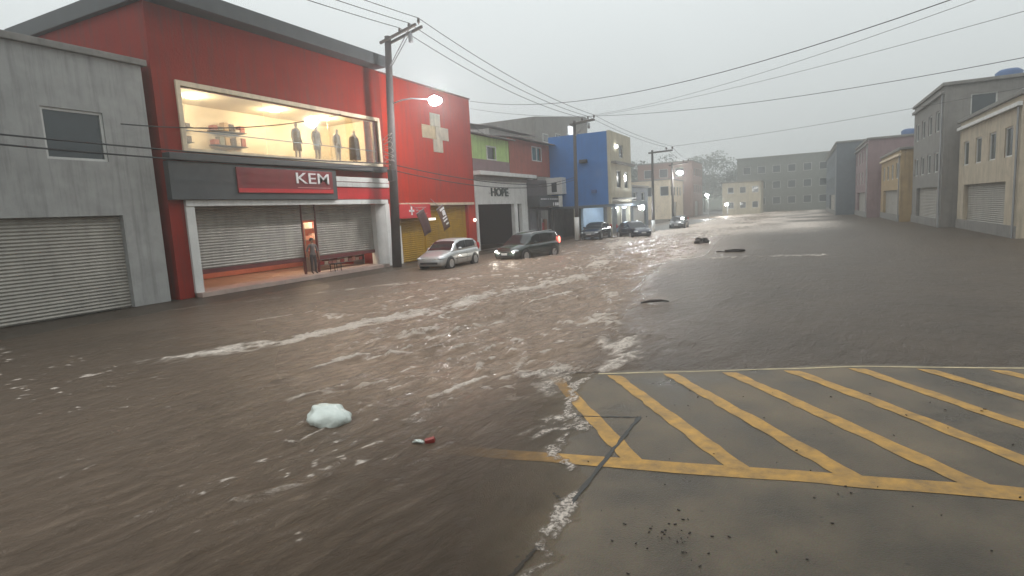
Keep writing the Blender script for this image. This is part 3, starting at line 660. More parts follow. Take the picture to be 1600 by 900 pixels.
# --- white fronted shop ---------------------------------------------------
H = thing('white_fronted_shop', 'white fronted shop with dark lettering and open black doorway below green upper wall', 'shop', (FX, 40, 0))
m = MB(); wall_holes(m, FX, 0.3, 36.28, 45.1, 0, 5.1, [(36.6, 42.55, 0, 3.35), (43.15, 43.95, 0, 3.35)])
m.build('front_wall', M_white, H)
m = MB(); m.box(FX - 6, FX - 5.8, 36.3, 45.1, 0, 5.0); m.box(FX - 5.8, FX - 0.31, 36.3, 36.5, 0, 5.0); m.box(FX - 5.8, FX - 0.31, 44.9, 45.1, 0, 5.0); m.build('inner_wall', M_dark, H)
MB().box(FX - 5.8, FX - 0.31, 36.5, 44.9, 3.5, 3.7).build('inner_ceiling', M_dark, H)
text('lettering', 'HOPE', 0.86, M_hope, H, (FX + 0.03, 40.05, 4.22), sx=1.32, bold=0.022, ext=0.03)
for yy in (38.6, 39.55, 40.5, 41.45): MB().box(FX + 0.0, FX + 0.035, yy - 0.32, yy + 0.30, 4.155, 4.185).build('letter_flourish', M_hope, H)
MB().box(FX - 0.05, FX + 0.1, 36.28, 45.1, 5.1, 5.42).build('grey_band', M_conc, H)
MB().box(FX - 0.3, FX + 0.55, 36.25, 46.1, 5.44, 5.72).build('canopy_slab', M_white, H, bevel=0.02)
MB().box(FX - 6, FX - 0.05, 36.3, 42.2, 5.73, 6.62).build('lower_wall', M_purple, H)
m = MB(); wall_holes(m, FX - 0.08, 0.25, 36.3, 42.2, 6.63, 8.3, [(38.55, 39.85, 6.72, 7.6)]); m.box(FX - 6, FX - 0.34, 36.3, 36.5, 6.63, 8.3); m.build('upper_wall', M_green, H)
wi = MB()
for a, b, c_, d in ((38.45, 39.95, 7.6, 7.68), (38.45, 39.95, 6.64, 6.72), (38.45, 38.55, 6.72, 7.6), (39.85, 39.95, 6.72, 7.6)): wi.box(FX - 0.12, FX - 0.04, a, b, c_, d)
wo = wi.build('window', M_frame, H)
for a, b in ((38.55, 39.18), (39.22, 39.85)): MB().box(FX - 0.22, FX - 0.2, a, b, 6.72, 7.6).build('pane', M_pane, wo)
def corrugated(m, x0, x1, y0, y1, z0, z1, pitch=0.3, amp=0.04, th=0.03):
    """sloped roof sheet falling from x0 (z0) to x1 (z1), waves along y"""
    n = int((y1 - y0) / pitch * 4)
    top = [((x0, y0 + (y1 - y0) * i / n, z0 + amp * math.sin(2 * math.pi * i / 4)), (x1, y0 + (y1 - y0) * i / n, z1 + amp * math.sin(2 * math.pi * i / 4))) for i in range(n + 1)]
    for (a, b), (c_, d) in zip(top[:-1], top[1:]):
        m.quad(a, c_, d, b); m.quad((a[0], a[1], a[2] - th), (b[0], b[1], b[2] - th), (d[0], d[1], d[2] - th), (c_[0], c_[1], c_[2] - th))
        m.quad(b, d, (d[0], d[1], d[2] - th), (b[0], b[1], b[2] - th))
    return m
corrugated(MB(), FX - 7, FX + 0.5, 36.3, 42.4, 10.0, 8.32).build('roof', M_roof, H)

# --- terracotta house ----------------------------------------------------
T = thing('terracotta_house', 'terracotta red two-storey house between the green wall and the blue building', 'house', (FX, 46, 0))
m = MB(); wall_holes(m, FX - 0.06, 0.25, 42.25, 50.6, 5.75, 8.6, [(46.7, 48.6, 7.1, 8.2)]); m.box(FX - 6, FX - 0.32, 42.25, 42.45, 5.75, 8.6)
m.build('upper_wall', M_brown, T)
m = MB(); wall_holes(m, FX - 0.04, 0.25, 45.15, 50.6, 0, 5.4, [(45.6, 47.4, 0, 2.9), (48.0, 50.2, 0.0, 2.7)]); m.build('lower_wall', mat('grey_mauve_wall', (0.1, 0.09, 0.095), 0.8, var=0.3, streak=0.4), T)
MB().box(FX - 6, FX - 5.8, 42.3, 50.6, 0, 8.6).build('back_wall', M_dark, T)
w = MB()
for a, b, c_, d in ((46.6, 48.7, 8.2, 8.28), (46.6, 48.7, 7.02, 7.1), (46.6, 46.7, 7.1, 8.2), (48.6, 48.7, 7.1, 8.2), (47.6, 47.7, 7.1, 8.2)): w.box(FX - 0.1, FX - 0.02, a, b, c_, d)
wo = w.build('window', M_frame, T)
for a, b in ((46.7, 47.6), (47.7, 48.6)): MB().box(FX - 0.2, FX - 0.18, a, b, 7.1, 8.2).build('pane', M_panegr, wo)
corrugated(MB(), FX - 7, FX + 0.6, 42.5, 50.65, 9.9, 8.62).build('roof', M_roof, T)
MB().box(FX + 0.0, FX + 1.1, 45.2, 50.5, 3.0, 3.95).build('awning', mat('dark_awning', (0.03, 0.033, 0.036), 0.6, var=0.3), T, bevel=0.03)
for k in range(9): MB().box(FX + 1.1, FX + 1.12, 45.5 + 0.5 * k, 45.5 + 0.5 * k + random.uniform(0.2, 0.42), 3.62, 3.70).build('print_mark', M_letter, T)
for k, wd in enumerate((0.12, 0.3, 0.3, 0.22, 0.12)): MB().box(FX + 1.1, FX + 1.13, 48.2 + 0.42 * k, 48.2 + 0.42 * k + wd, 3.08, 3.36).build('print_mark', M_letter, T)
shutter(MB(), FX - 0.2, 45.6, 47.4, 0, 2.9).build('shutter', mat('pale_grey_shutter', (0.16, 0.165, 0.18), 0.5, var=0.2), T)
for a, b, c_, mm_ in ((48.1, 48.8, 2.0, M_white), (48.9, 49.3, 1.6, M_redsign), (49.4, 50.0, 1.9, mat('dull_orange', (0.3, 0.12, 0.06), 0.6))):
    MB().box(FX - 0.5, FX - 0.35, a, b, 0.9, c_).build('display_board', mm_, T, bevel=0.01)

# --- blue side-walled building --------------------------------------------
BX, BY = -15.1, 50.7
B = thing('blue_building', 'tall building with bright blue side wall and beige street front over lit garage', 'building', (-18, 54, 0))
MB().box(-20.95, BX - 0.02, BY, BY + 0.25, 2.95, 9.36).build('side_wall', M_blue, B)
m = MB(); wall_holes(m, BX, 0.25, BY - 0.02, 57.8, 2.95, 9.4, [(52.6, 54.0, 4.4, 6.0), (55.2, 56.6, 4.4, 6.0), (53.6, 55.0, 7.2, 8.4)]); m.build('front_wall', M_beige, B)
m = MB(); m.box(-20.95, BX - 0.26, 57.55, 57.8, 0, 9.3); m.box(-21.0, -20.8, BY + 0.26, 57.5, 0, 9.3); m.build('back_wall', M_conc, B)
MB().box(-20.9, BX - 0.26, BY + 0.26, 57.5, 9.05, 9.3).build('roof', M_conc, B)
MB().box(-20.9, BX + 0.35, BY - 0.05, 57.9, 2.72, 2.94).build('floor_slab', M_greyb, B, bevel=0.02)
MB().box(BX + 0.0, BX + 0.45, BY + 0.3, 57.7, 6.55, 6.75).build('ledge', M_conc, B, bevel=0.02)
MB().box(BX + 0.0, BX + 0.5, BY + 0.3, 57.7, 3.35, 3.5).build('ledge', M_conc, B, bevel=0.02)
for (a, b, c_, d) in ((52.6, 54.0, 4.4, 6.0), (55.2, 56.6, 4.4, 6.0), (53.6, 55.0, 7.2, 8.4)):
    w = MB()
    for e, f, g_, h_ in ((a, b, d - 0.07, d), (a, b, c_, c_ + 0.07), (a, a + 0.07, c_ + 0.07, d - 0.07), (b - 0.07, b, c_ + 0.07, d - 0.07)): w.box(BX - 0.14, BX - 0.06, e, f, g_, h_)
    wo = w.build('window', M_frame, B); MB().box(BX - 0.12, BX - 0.1, a + 0.07, b - 0.07, c_ + 0.07, d - 0.07).build('pane', M_pane, wo)
for (x, y) in ((BX - 0.3, BY + 0.3), (BX - 0.3, 54.2), (BX - 0.3, 57.4), (-18.6, BY + 0.3)): MB().box(x - 0.18, x + 0.18, y - 0.18, y + 0.18, 0, 2.71).build('pillar', M_beige, B, bevel=0.02)
M_garage = mat('pale_blue_wall', (0.35, 0.48, 0.62), 0.6, var=0.15)
MB().box(-18.2, -18.0, 51.2, 57.5, 0, 2.7).build('garage_wall', M_garage, B)
M_tubel = glow('cool_lamp', (0.8, 0.92, 1.0), 20)
for y in (51.6, 54.0, 56.4):
    MB().box(-15.6, -15.45, y - 0.35, y + 0.35, 2.55, 2.62).build('tube_lamp', M_tubel, B); lamp_light('tube_lamp_light', (-15.6, y, 2.3), 40, (0.75, 0.88, 1.0), B, 0.2)
MB().box(-15.08, -14.9, 52.2, 52.6, 8.0, 8.25).build('flood_lamp', glow('flood_lamp_white', (0.95, 1, 0.95), 14), B, bevel=0.02)
# white room jutting out at the blue wall's foot
m = MB(); m.box(-20.9, -19.35, 49.6, 50.68, 4.1, 5.6); rm = m.build('white_room', M_white, B, bevel=0.01)
MB().box(-20.35, -19.85, 49.57, 49.6, 4.3, 5.15).build('pane', M_pane, rm)
MB().box(-20.7, -19.4, 49.55, 49.75, 2.95, 3.95).build('white_sign_panel', M_white, B, bevel=0.01)
MB().box(-17.9, -17.2, BY - 0.35, BY - 0.02, 6.75, 7.05).build('air_vent', M_dark, B, bevel=0.01)
MB().box(-16.9, -16.4, BY - 0.15, BY - 0.02, 4.0, 4.3).build('air_vent', mat('dark_blue_metal', (0.02, 0.06, 0.2), 0.5), B, bevel=0.01)

# --- concrete block and roofs behind ---------------------------------------
K = thing('concrete_block', 'raw grey concrete upper storeys rising behind the blue building', 'building', (-29, 68, 0))
m = MB(); m.loft([[(-27, 61.6, z), (-27, 80, z), (-36, 80, z), (-36, 61.6, z)] for z in (0, 13.3)])
m.v[4] = (-27, 61.6, 13.2); m.v[5] = (-27, 80, 15.4)
m.build('wall', M_conc, K)
m = MB(); m.obox((-31.6, 70.8, 14.36), (4.5, 0, 0), (0, 9.0, 1.07), (0, -0.012, 0.1)); m.build('roof', M_conc, K)
for y, z in ((64.5, 11.2), (68.5, 11.6), (72.5, 12.0), (76.5, 12.4)):
    w = MB().box(-27.0, -26.94, y - 0.8, y + 0.8, z - 0.5, z + 0.5).build('window', M_frame, K); MB().box(-26.95, -26.92, y - 0.7, y + 0.7, z - 0.42, z + 0.42).build('pane', M_pane, w)
MB().box(-26.9, -26.6, 71.9, 73.4, 12.3, 13.4).build('white_sign_panel', glow('pale_lit_panel', (0.9, 0.95, 1), 0.9), K)
K2 = thing('back_house', 'low grey house with sheet roof showing behind the terracotta house', 'house', (-28, 54, 0))
MB().box(-34, -27, 50.5, 60.3, 0, 10.9).build('wall', mat('pale_plaster', (0.4, 0.38, 0.36), 0.8, var=0.2, streak=0.4), K2)
corrugated(MB(), -34, -26.2, 50.2, 60.6, 12.6, 10.95).build('roof', M_roof, K2)

# --- grey shop beyond the blue building, distant row -------------------------
def simple_building(name, label, x0, x1, y0, y1, h, m_, wins=(), cat='building', roof=M_conc, face='x', door=None):
    """box building with recessed windows on its street face (x1) and on its near end (y0)"""
    G = thing(name, label, cat, ((x0 + x1) / 2, (y0 + y1) / 2, 0))
    fr = [(a, b, c_, d) for (f, a, b, c_, d) in wins if f == 'x'] + ([door] if door else [])
    en = [(a, b, c_, d) for (f, a, b, c_, d) in wins if f == 'y']
    sx = 1 if face == 'x' else -1; px = x1 if sx == 1 else x0; qx = x0 if sx == 1 else x1
    m = MB(); wall_holes(m, px, 0.25, y0, y1, 0, h, fr, 'x', sx); m.build('front_wall', m_, G)
    m = MB(); wall_holes(m, y0 + 0.002, 0.25, min(px - sx * 0.25, qx), max(px - sx * 0.25, qx), 0, h, en, 'y', -1); m.build('end_wall', m_, G)
    m = MB(); m.box(qx, qx + sx * 0.2, y0 + 0.26, y1 - 0.26, 0, h); m.box(min(px - sx * 0.26, qx), max(px - sx * 0.26, qx), y1 - 0.25, y1 - 0.002, 0, h); m.build('back_wall', m_, G)
    MB().box(x0 - 0.15, x1 + 0.15, y0 - 0.15, y1 + 0.15, h, h + 0.22).build('roof', roof, G, bevel=0.03)
    for (f, a, b, c_, d) in wins:
        w = MB(); t = 0.08
        for e, f2, g_, h_ in ((a, b, d - t, d), (a, b, c_, c_ + t), (a, a + t, c_ + t, d - t), (b - t, b, c_ + t, d - t)):
            if f == 'x': w.box(px - sx * 0.16, px - sx * 0.06, e, f2, g_, h_)
            else: w.box(e, f2, y0 + 0.06, y0 + 0.16, g_, h_)
        wo = w.build('window', M_frame, G)
        if f == 'x': MB().box(px - sx * 0.14, px - sx * 0.11, a + t, b - t, c_ + t, d - t).build('pane', M_pane, wo)
        else: MB().box(a + t, b - t, y0 + 0.11, y0 + 0.14, c_ + t, d - t).build('pane', M_pane, wo)
    if door: shutter(MB(), px - sx * 0.22, door[0], door[1], 0, door[3]).build('shutter', M_shutter, G)
    return G
simple_building('grey_shop', 'low blue-grey shop just past the blue building', -22, -15.3, 58.2, 65.5, 4.6, M_greyb, [('x', 59.2, 60.6, 3.2, 4.1), ('x', 62.6, 64.0, 3.2, 4.1)], 'shop', door=(59, 64.5, 0, 2.6))
simple_building('tan_building', 'hazy tan two-storey building at the far end of the street', -36, -22.0, 112, 126, 7.4, M_cream, [('x', 113 + 3 * k, 114.6 + 3 * k, 4.4, 6.2) for k in range(4)] + [('y', -34 + 3.4 * k, -32.2 + 3.4 * k, 4.4, 6.2) for k in range(4)], door=(114, 119, 0, 3.2))
simple_building('brick_red_building', 'hazy brick-red building rising behind the far street lamp', -32, -20.4, 128, 142, 11.6, mat('brick_red_wall', (0.24, 0.13, 0.10), 0.8, var=0.2, streak=0.3), [('x', 130 + 3 * k, 131.7 + 3 * k, z, z + 1.8) for k in range(4) for z in (5.0, 8.6)] + [('y', -30.6 + 3.3 * k, -28.8 + 3.3 * k, z, z + 1.8) for k in range(3) for z in (5.0, 8.6)], door=(131, 136, 0, 3.2))
simple_building('plaster_house', 'pale plaster house closing the far right end of the street', -14.2, -7.0, 126, 136, 6.4, M_beige, [('y', -13.2 + 2.3 * k, -12 + 2.3 * k, z, z + 1.3) for k in range(3) for z in (1.2, 4.2)], 'house')
# right-hand side of the street, beyond the picture's edge: a closed row
def rows(y0, n_, dy, w_, zs, h_): return [('x', y0 + dy * k, y0 + dy * k + w_, z, z + h_) for k in range(n_) for z in zs]
def trim(G, x0, x1, y0, y1, h, col_):
    MB().box(x0 - 0.06, x0 - 0.002, y0, y1, 0, 0.6).build('plinth', M_conc, G); MB().box(x0 - 0.2, x0 - 0.002, y0, y1, h - 0.5, h - 0.3).build('cornice', col_, G, bevel=0.02)
    MB().tube([(x0 - 0.09, y0 + 0.25, 0), (x0 - 0.09, y0 + 0.25, h - 0.5)], 0.05, 8).build('downpipe', M_steel, G)
    MB().lathe([(0.7, 0), (0.75, 0.1), (0.8, 1.0), (0.55, 1.2), (0.2, 1.25)], ((x0 + x1) / 2, (y0 + y1) / 2, h + 0.22), 16).build('water_tank', M_cblue0, G, smooth=True)
M_cblue0 = mat('blue_tank', (0.03, 0.08, 0.2), 0.5)
G = simple_building('cream_house', 'cream two-storey house nearest on the opposite side of the street', 9.4, 19, 36, 48, 6.8, mat('cream_house_wall', (0.42, 0.36, 0.27), 0.8, var=0.25, streak=0.5), rows(37.2, 4, 2.8, 1.3, (4.0,), 1.5) + [('y', 10.8 + 2.8 * k, 12.2 + 2.8 * k, z, z + 1.5) for k in range(3) for z in (1.2, 4.0)], 'house', face='-x', door=(38, 46.5, 0, 2.8)); trim(G, 9.4, 19, 36, 48, 6.8, M_white)
G = simple_building('concrete_house', 'bare concrete three-storey house beyond the cream house', 8.6, 18, 48.6, 60, 9.4, M_conc, rows(50, 4, 2.6, 1.3, (3.8, 6.6), 1.4) + [('y', 10 + 2.6 * k, 11.4 + 2.6 * k, 7.3, 8.7) for k in range(3)], 'house', face='-x', door=(50, 58, 0, 2.8)); trim(G, 8.6, 18, 48.6, 60, 9.4, M_conc)
G = simple_building('ochre_house', 'dull ochre house beyond the bare concrete one', 7.8, 17, 60.6, 74, 6.2, mat('ochre_wall', (0.34, 0.24, 0.12), 0.8, var=0.25, streak=0.5), rows(62, 4, 3.0, 1.4, (3.8,), 1.4), 'house', face='-x', door=(62, 72, 0, 2.8)); trim(G, 7.8, 17, 60.6, 74, 6.2, M_cream)
G = simple_building('plum_house', 'dark plum house beyond the ochre one', 6.6, 16, 74.6, 90, 8.4, M_purple, rows(76, 4, 3.4, 1.5, (3.8, 6.2), 1.4), 'house', face='-x', door=(77, 87, 0, 2.8)); trim(G, 6.6, 16, 74.6, 90, 8.4, M_conc)
G = simple_building('long_grey_block', 'long grey block farthest along the opposite side', 4.4, 16, 90.6, 124, 9.6, M_greyb, rows(92, 9, 3.4, 1.6, (3.8, 6.8), 1.5), 'building', face='-x', door=(94, 110, 0, 2.8)); trim(G, 4.4, 16, 90.6, 124, 9.6, M_conc)
simple_building('closing_block', 'hazy grey-green block closing the street at its far end', -12.6, 16, 140, 156, 11.8, mat('grey_green_wall', (0.16, 0.17, 0.15), 0.8, var=0.25, streak=0.4), [('y', -11.4 + 3.0 * k, -9.8 + 3.0 * k, z, z + 1.6) for k in range(9) for z in (1.6, 5.0, 8.4)], 'building')
# left neighbour, beyond the picture's edge
simple_building('grey_corner_shop', 'plain grey shop next to the red clothes shop', -30, FX - 0.1, 2.0, 13.3, 8.4, mat('light_grey_wall', (0.3, 0.3, 0.29), 0.75, var=0.2, streak=0.5), [('x', 4 + 3 * k, 5.8 + 3 * k, 5.0, 6.6) for k in range(3)], 'shop', door=(4, 12, 0, 3.2))

# ------------------------------------------------------------------ utility poles
def pole(label, base, top, r0, r1, arm_dir, arm_len, arm_drop=0.25, white_foot=0.0, braces=True, lamp=None, lampglow=None, power=0, cans=3, boxy=False):
    base, top = Vector(base), Vector(top)
    P = thing('utility_pole', label, 'pole', base, group='utility poles along the street')
    n = 10
    MB().tube([base - Vector((0, 0, 0.5)), base.lerp(top, 0.5), top], [r0, (r0 + r1) / 2, r1], n).build('shaft', M_pole, P, smooth=True)
    if white_foot: MB().tube([base + Vector((0, 0, 0.02)), base.lerp(top, white_foot)], [r0 + 0.012, r0 + 0.008], n).build('painted_foot', M_white, P, smooth=True)
    d = Vector(arm_dir).normalized(); a0 = top - Vector((0, 0, arm_drop)); a1 = a0 + d * arm_len
    side = d.cross(Vector((0, 0, 1))).normalized(); upv = side.cross(d)
    for s in (-1, 1):
        c_ = (a0 - d * 0.35).lerp(a1, 0.5) + side * s * (r1 + 0.06)
        MB().obox(c_, d * (arm_len + 0.35) / 2, side * 0.05, upv * 0.06).build('crossarm', M_wood, P)
    tips = []
    for k in range(cans):
        t = 1 - k * 0.30; p = a0.lerp(a1, t) + upv * 0.06
        MB().lathe([(0.03, 0), (0.03, 0.08), (0.085, 0.1), (0.05, 0.15), (0.085, 0.17), (0.05, 0.22), (0.07, 0.24), (0.04, 0.3)], p, 10).build('insulator', M_ceram, P, smooth=True); tips.append(p + Vector((0, 0, 0.3)))
    if braces:
        for s in (-1, 1):
            MB().tube([a0.lerp(a1, 0.72) + side * s * 0.1, base.lerp(top, 1 - (arm_len * 0.75) / (top - base).length) + side * s * 0.05], 0.028, 6).build('brace', M_steel, P)
        MB().lathe([(0.05, 0), (0.11, 0.03), (0.11, 0.4), (0.06, 0.46)], a0.lerp(a1, 0.72) + Vector((0, 0, -0.62)), 10).build('fuse_holder', M_steel, P, smooth=True)
    if lamp is not None:                                      # street lamp on a bracket
        q = Vector(lamp); f0 = base.lerp(top, (q.z + 0.1 - base.z) / (top.z - base.z)); mid = f0.lerp(q, 0.5) + Vector((0, 0, 0.18))
        L = MB().tube([f0, f0.lerp(mid, 0.6) + Vector((0, 0, 0.05)), mid, q], 0.035, 7).build('lamp_bracket', M_steel, P, smooth=True)
        dd = (q - f0); dd.z = 0; dd.normalize(); sd_ = dd.cross(Vector((0, 0, 1)))
        rings = []
        for t, w_, h_ in ((-0.35, 0.05, 0.04), (-0.2, 0.12, 0.08), (0.1, 0.17, 0.1), (0.35, 0.14, 0.08), (0.45, 0.05, 0.03)):
            c_ = q + dd * t; rings.append([c_ + sd_ * w_ * math.cos(2 * math.pi * k / 10) + Vector((0, 0, 0.05 + h_ * math.sin(2 * math.pi * k / 10))) for k in range(10)])
        MB().loft(rings).build('lamp_head', M_steel, L, smooth=True)
        MB().ball(q + dd * 0.12 + Vector((0, 0, -0.06)), (0.32, 0.32, 0.22), 14, 9).build('lamp_glass', lampglow, L, smooth=True)
        lamp_light('lamp_light', q + dd * 0.12 + Vector((0, 0, -0.3)), power, (1.0, 0.96, 0.92), L, 0.15)
    return P, tips
M_lampbig = glow('street_lamp_white', (1.0, 0.96, 0.95), 500)
M_lampfar = glow('far_lamp_white', (1.0, 1.0, 0.97), 260)
p1, tips1 = pole('dark concrete utility pole with street lamp between the two red shops', (-19.75, 25.35, 0), (-19.22, 25.43, 12.0), 0.27, 0.17, (2.1, -0.25, 0.32), 2.2, lamp=(-16.75, 25.5, 8.5), lampglow=M_lampbig, power=130)
p2, tips2 = pole('thin utility pole standing before the blue side wall', (-16.84, 46.2, 0), (-16.68, 46.2, 9.85), 0.19, 0.12, (1, 0, 0.1), 1.7, white_foot=0.2)
p3, tips3 = pole('utility pole with white-painted foot past the blue building', (-12.84, 57, 0), (-12.78, 57, 7.9), 0.16, 0.1, (1, 0, 0.03), 1.9, white_foot=0.15, braces=False, cans=2)
p4, tips4 = pole('far hazy utility pole carrying the bright distant street lamp', (-13.04, 68, 0), (-13.04, 68, 7.3), 0.15, 0.1, (1, 0, 0.1), 1.8, braces=False, cans=2, lamp=(-12.3, 68, 6.2), lampglow=M_lampfar, power=350)
# a cable coil and junction boxes on the first pole
m = MB()
for k in range(7):
    a = k * 0.9; pts = [(-19.5 + 0.30 * math.cos(a + t) * (1 + 0.1 * math.sin(k)), 25.1 + 0.1 * math.sin(a + t), 5.6 + 0.22 * k + 0.16 * math.sin(t)) for t in np.linspace(0, 5.2, 14)]
    m.tube(pts, 0.02, 5)
m.build('cable_coil', mat('pale_cable', (0.25, 0.23, 0.22), 0.5, var=0.2), p1)
MB().box(-19.5, -19.2, 24.85, 25.15, 4.6, 5.2).build('junction_box', M_black, p1, bevel=0.02)

def lamp_only(name, label, loc, power):
    L = thing(name, label, 'street lamp', (loc[0], loc[1], 0), group='distant street lamps')
    MB().tube([(loc[0], loc[1] + 1.2, -0.3), (loc[0], loc[1] + 1.2, loc[2] + 0.2), (loc[0], loc[1] + 0.6, loc[2] + 0.35), (loc[0], loc[1] + 0.1, loc[2] + 0.2)], [0.08, 0.05, 0.04, 0.04], 8).build('post', M_steel, L)
    MB().lathe([(0.06, 0.16), (0.2, 0.1), (0.24, 0.0)], loc, 10).build('lamp_head', M_steel, L)
    MB().ball((loc[0], loc[1], loc[2] - 0.02), (0.3, 0.3, 0.2), 10, 7).build('lamp_glass', M_lampfar, L, smooth=True)
lamp_only('street_lamp', 'small bright street lamp far off before the tan haze', (-14.6, 107, 3.95), 0)
lamp_only('street_lamp', 'faint lamp lowest and farthest along the street', (-12.2, 115, 2.2), 0)
# glaring floodlight at the grey shop
fl = thing('flood_lamp', 'glaring white floodlight on the low blue-grey shop', 'lamp', (-15.3, 58.6, 2.6))
MB().tube([(-15.35, 58.6, 2.7), (-13.9, 56.9, 2.5)], 0.03, 6).build('bracket', M_steel, fl)
MB().box(-14.1, -13.7, 56.7, 57.0, 2.36, 2.62).build('housing', M_black, fl, bevel=0.02)
MB().obox((-13.88, 56.68, 2.48), (0.26, -0.03, 0), (0, 0.012, 0), (0, 0, 0.18)).build('lamp_glass', glow('flood_glass', (0.92, 0.97, 1), 220), fl)
lamp_light('flood_light', (-13.8, 56.4, 2.45), 160, (0.85, 0.93, 1.0), fl, 0.1)

# ------------------------------------------------------------------ overhead wires
def wire(label, a, b, sag, r=0.018, n=26, group='overhead wires', name='power_line', m_=None):
    a, b = Vector(a), Vector(b)
    pts = [a.lerp(b, i / n) - Vector((0, 0, sag * 4 * (i / n) * (1 - i / n))) for i in range(n + 1)]
    o = MB().tube(pts, r, 5).build(name, m_ or M_cable, smooth=True); return tag(o, label, 'wire', group)
ex = ('outermost', 'middle', 'innermost')
pole0_tips = [(-17.6 - 0.6 * k, -4.0, 11.9 - 0.1 * k) for k in range(3)]
pole('utility pole out of view along the near shops', (-19.8, -4, 0), (-19.6, -4, 11.9), 0.21, 0.13, (2.1, 0, 0.1), 2.2)
for k in range(3):
    wire(f'{ex[k]} power line running from the first pole up to the left', pole0_tips[k], tips1[k], 0.45)
    wire(f'{ex[k]} power line from the first pole to the blue-wall pole', tips1[k], tips2[k], 0.5 + 0.05 * k)
for k in range(2):
    wire(f'{ex[k]} power line from the blue-wall pole on to the white-footed pole', tips2[k], tips3[k], 0.25, 0.014)
    wire(f'{ex[k]} power line from the white-footed pole to the farthest pole', tips3[k], tips4[k], 0.25, 0.014)
pole('utility pole out of view on the near side of the street', (13, 14, 0), (13, 14, 11), 0.2, 0.13, (-1, 0, 0.1), 1.5)
wire('black wire from the red pharmacy corner sagging across the street', (-20.7, 36.1, 10.5), (12.8, 14, 8.9), 2.2, 0.014)
wire('thin wire below it from the pharmacy corner across the street', (-20.7, 36.15, 10.0), (13, 14.2, 5.9), 1.6, 0.009)
wire('wire climbing from the blue-wall pole over the street', tips2[0], (13, 14, 8.6), 0.9, 0.009)
wire('second wire climbing from the blue-wall pole to the right', tips2[2], (13, 14.1, 7.2), 0.6, 0.008)
wire('faint wire from the white-footed pole across the street', tips3[0], (16, 40, 8.2), 0.3, 0.012)
wire('loose wire from the pharmacy corner down to the green wall', (-20.7, 36.15, 9.0), (-20.7, 38.0, 8.45), 0.1, 0.018, 10)
wire('dark service wire crossing the lit shop window', (-20.3, 12.0, 6.2), (-20.3, 22.6, 7.85), 0.35, 0.022, 16)
M_tel = mat('bundled_cable', (0.02, 0.02, 0.022), 0.6, var=0.2)
for k, (z0, z1, z2, sg_) in enumerate(((5.55, 5.5, 4.9, 0.25), (5.35, 5.2, 4.7, 0.35))):
    nm = ('upper', 'lower')[k]
    wire(f'{nm} telephone cable sagging along the clothes shop front', (-20.15, 2, z0 + 0.2), (-19.6, 25.3, z0), sg_, 0.028, name='telephone_cable', m_=M_tel)
    wire(f'{nm} telephone cable strung along the pharmacy and white shop', (-19.55, 25.4, z1), (-20.0, 46.0, z2), sg_ + 0.05, 0.03, name='telephone_cable', m_=M_tel)
    wire(f'{nm} telephone cable from the white shop to the blue-wall pole', (-20.0, 46.0, z2), (-16.8, 46.25, z2 + 0.4), 0.1, 0.025, 10, name='telephone_cable', m_=M_tel)

# ------------------------------------------------------------------ vehicles
def interp(pts, x):
    xs_, zs_ = [p[0] for p in pts], [p[1] for p in pts]
    i = max(0, min(len(xs_) - 2, int(np.searchsorted(xs_, x) - 1))); t = (x - xs_[i]) / (xs_[i + 1] - xs_[i]); t = max(0, min(1, t)); s = t * t * (3 - 2 * t)
    return zs_[i] + (zs_[i + 1] - zs_[i]) * (0.55 * t + 0.45 * s)

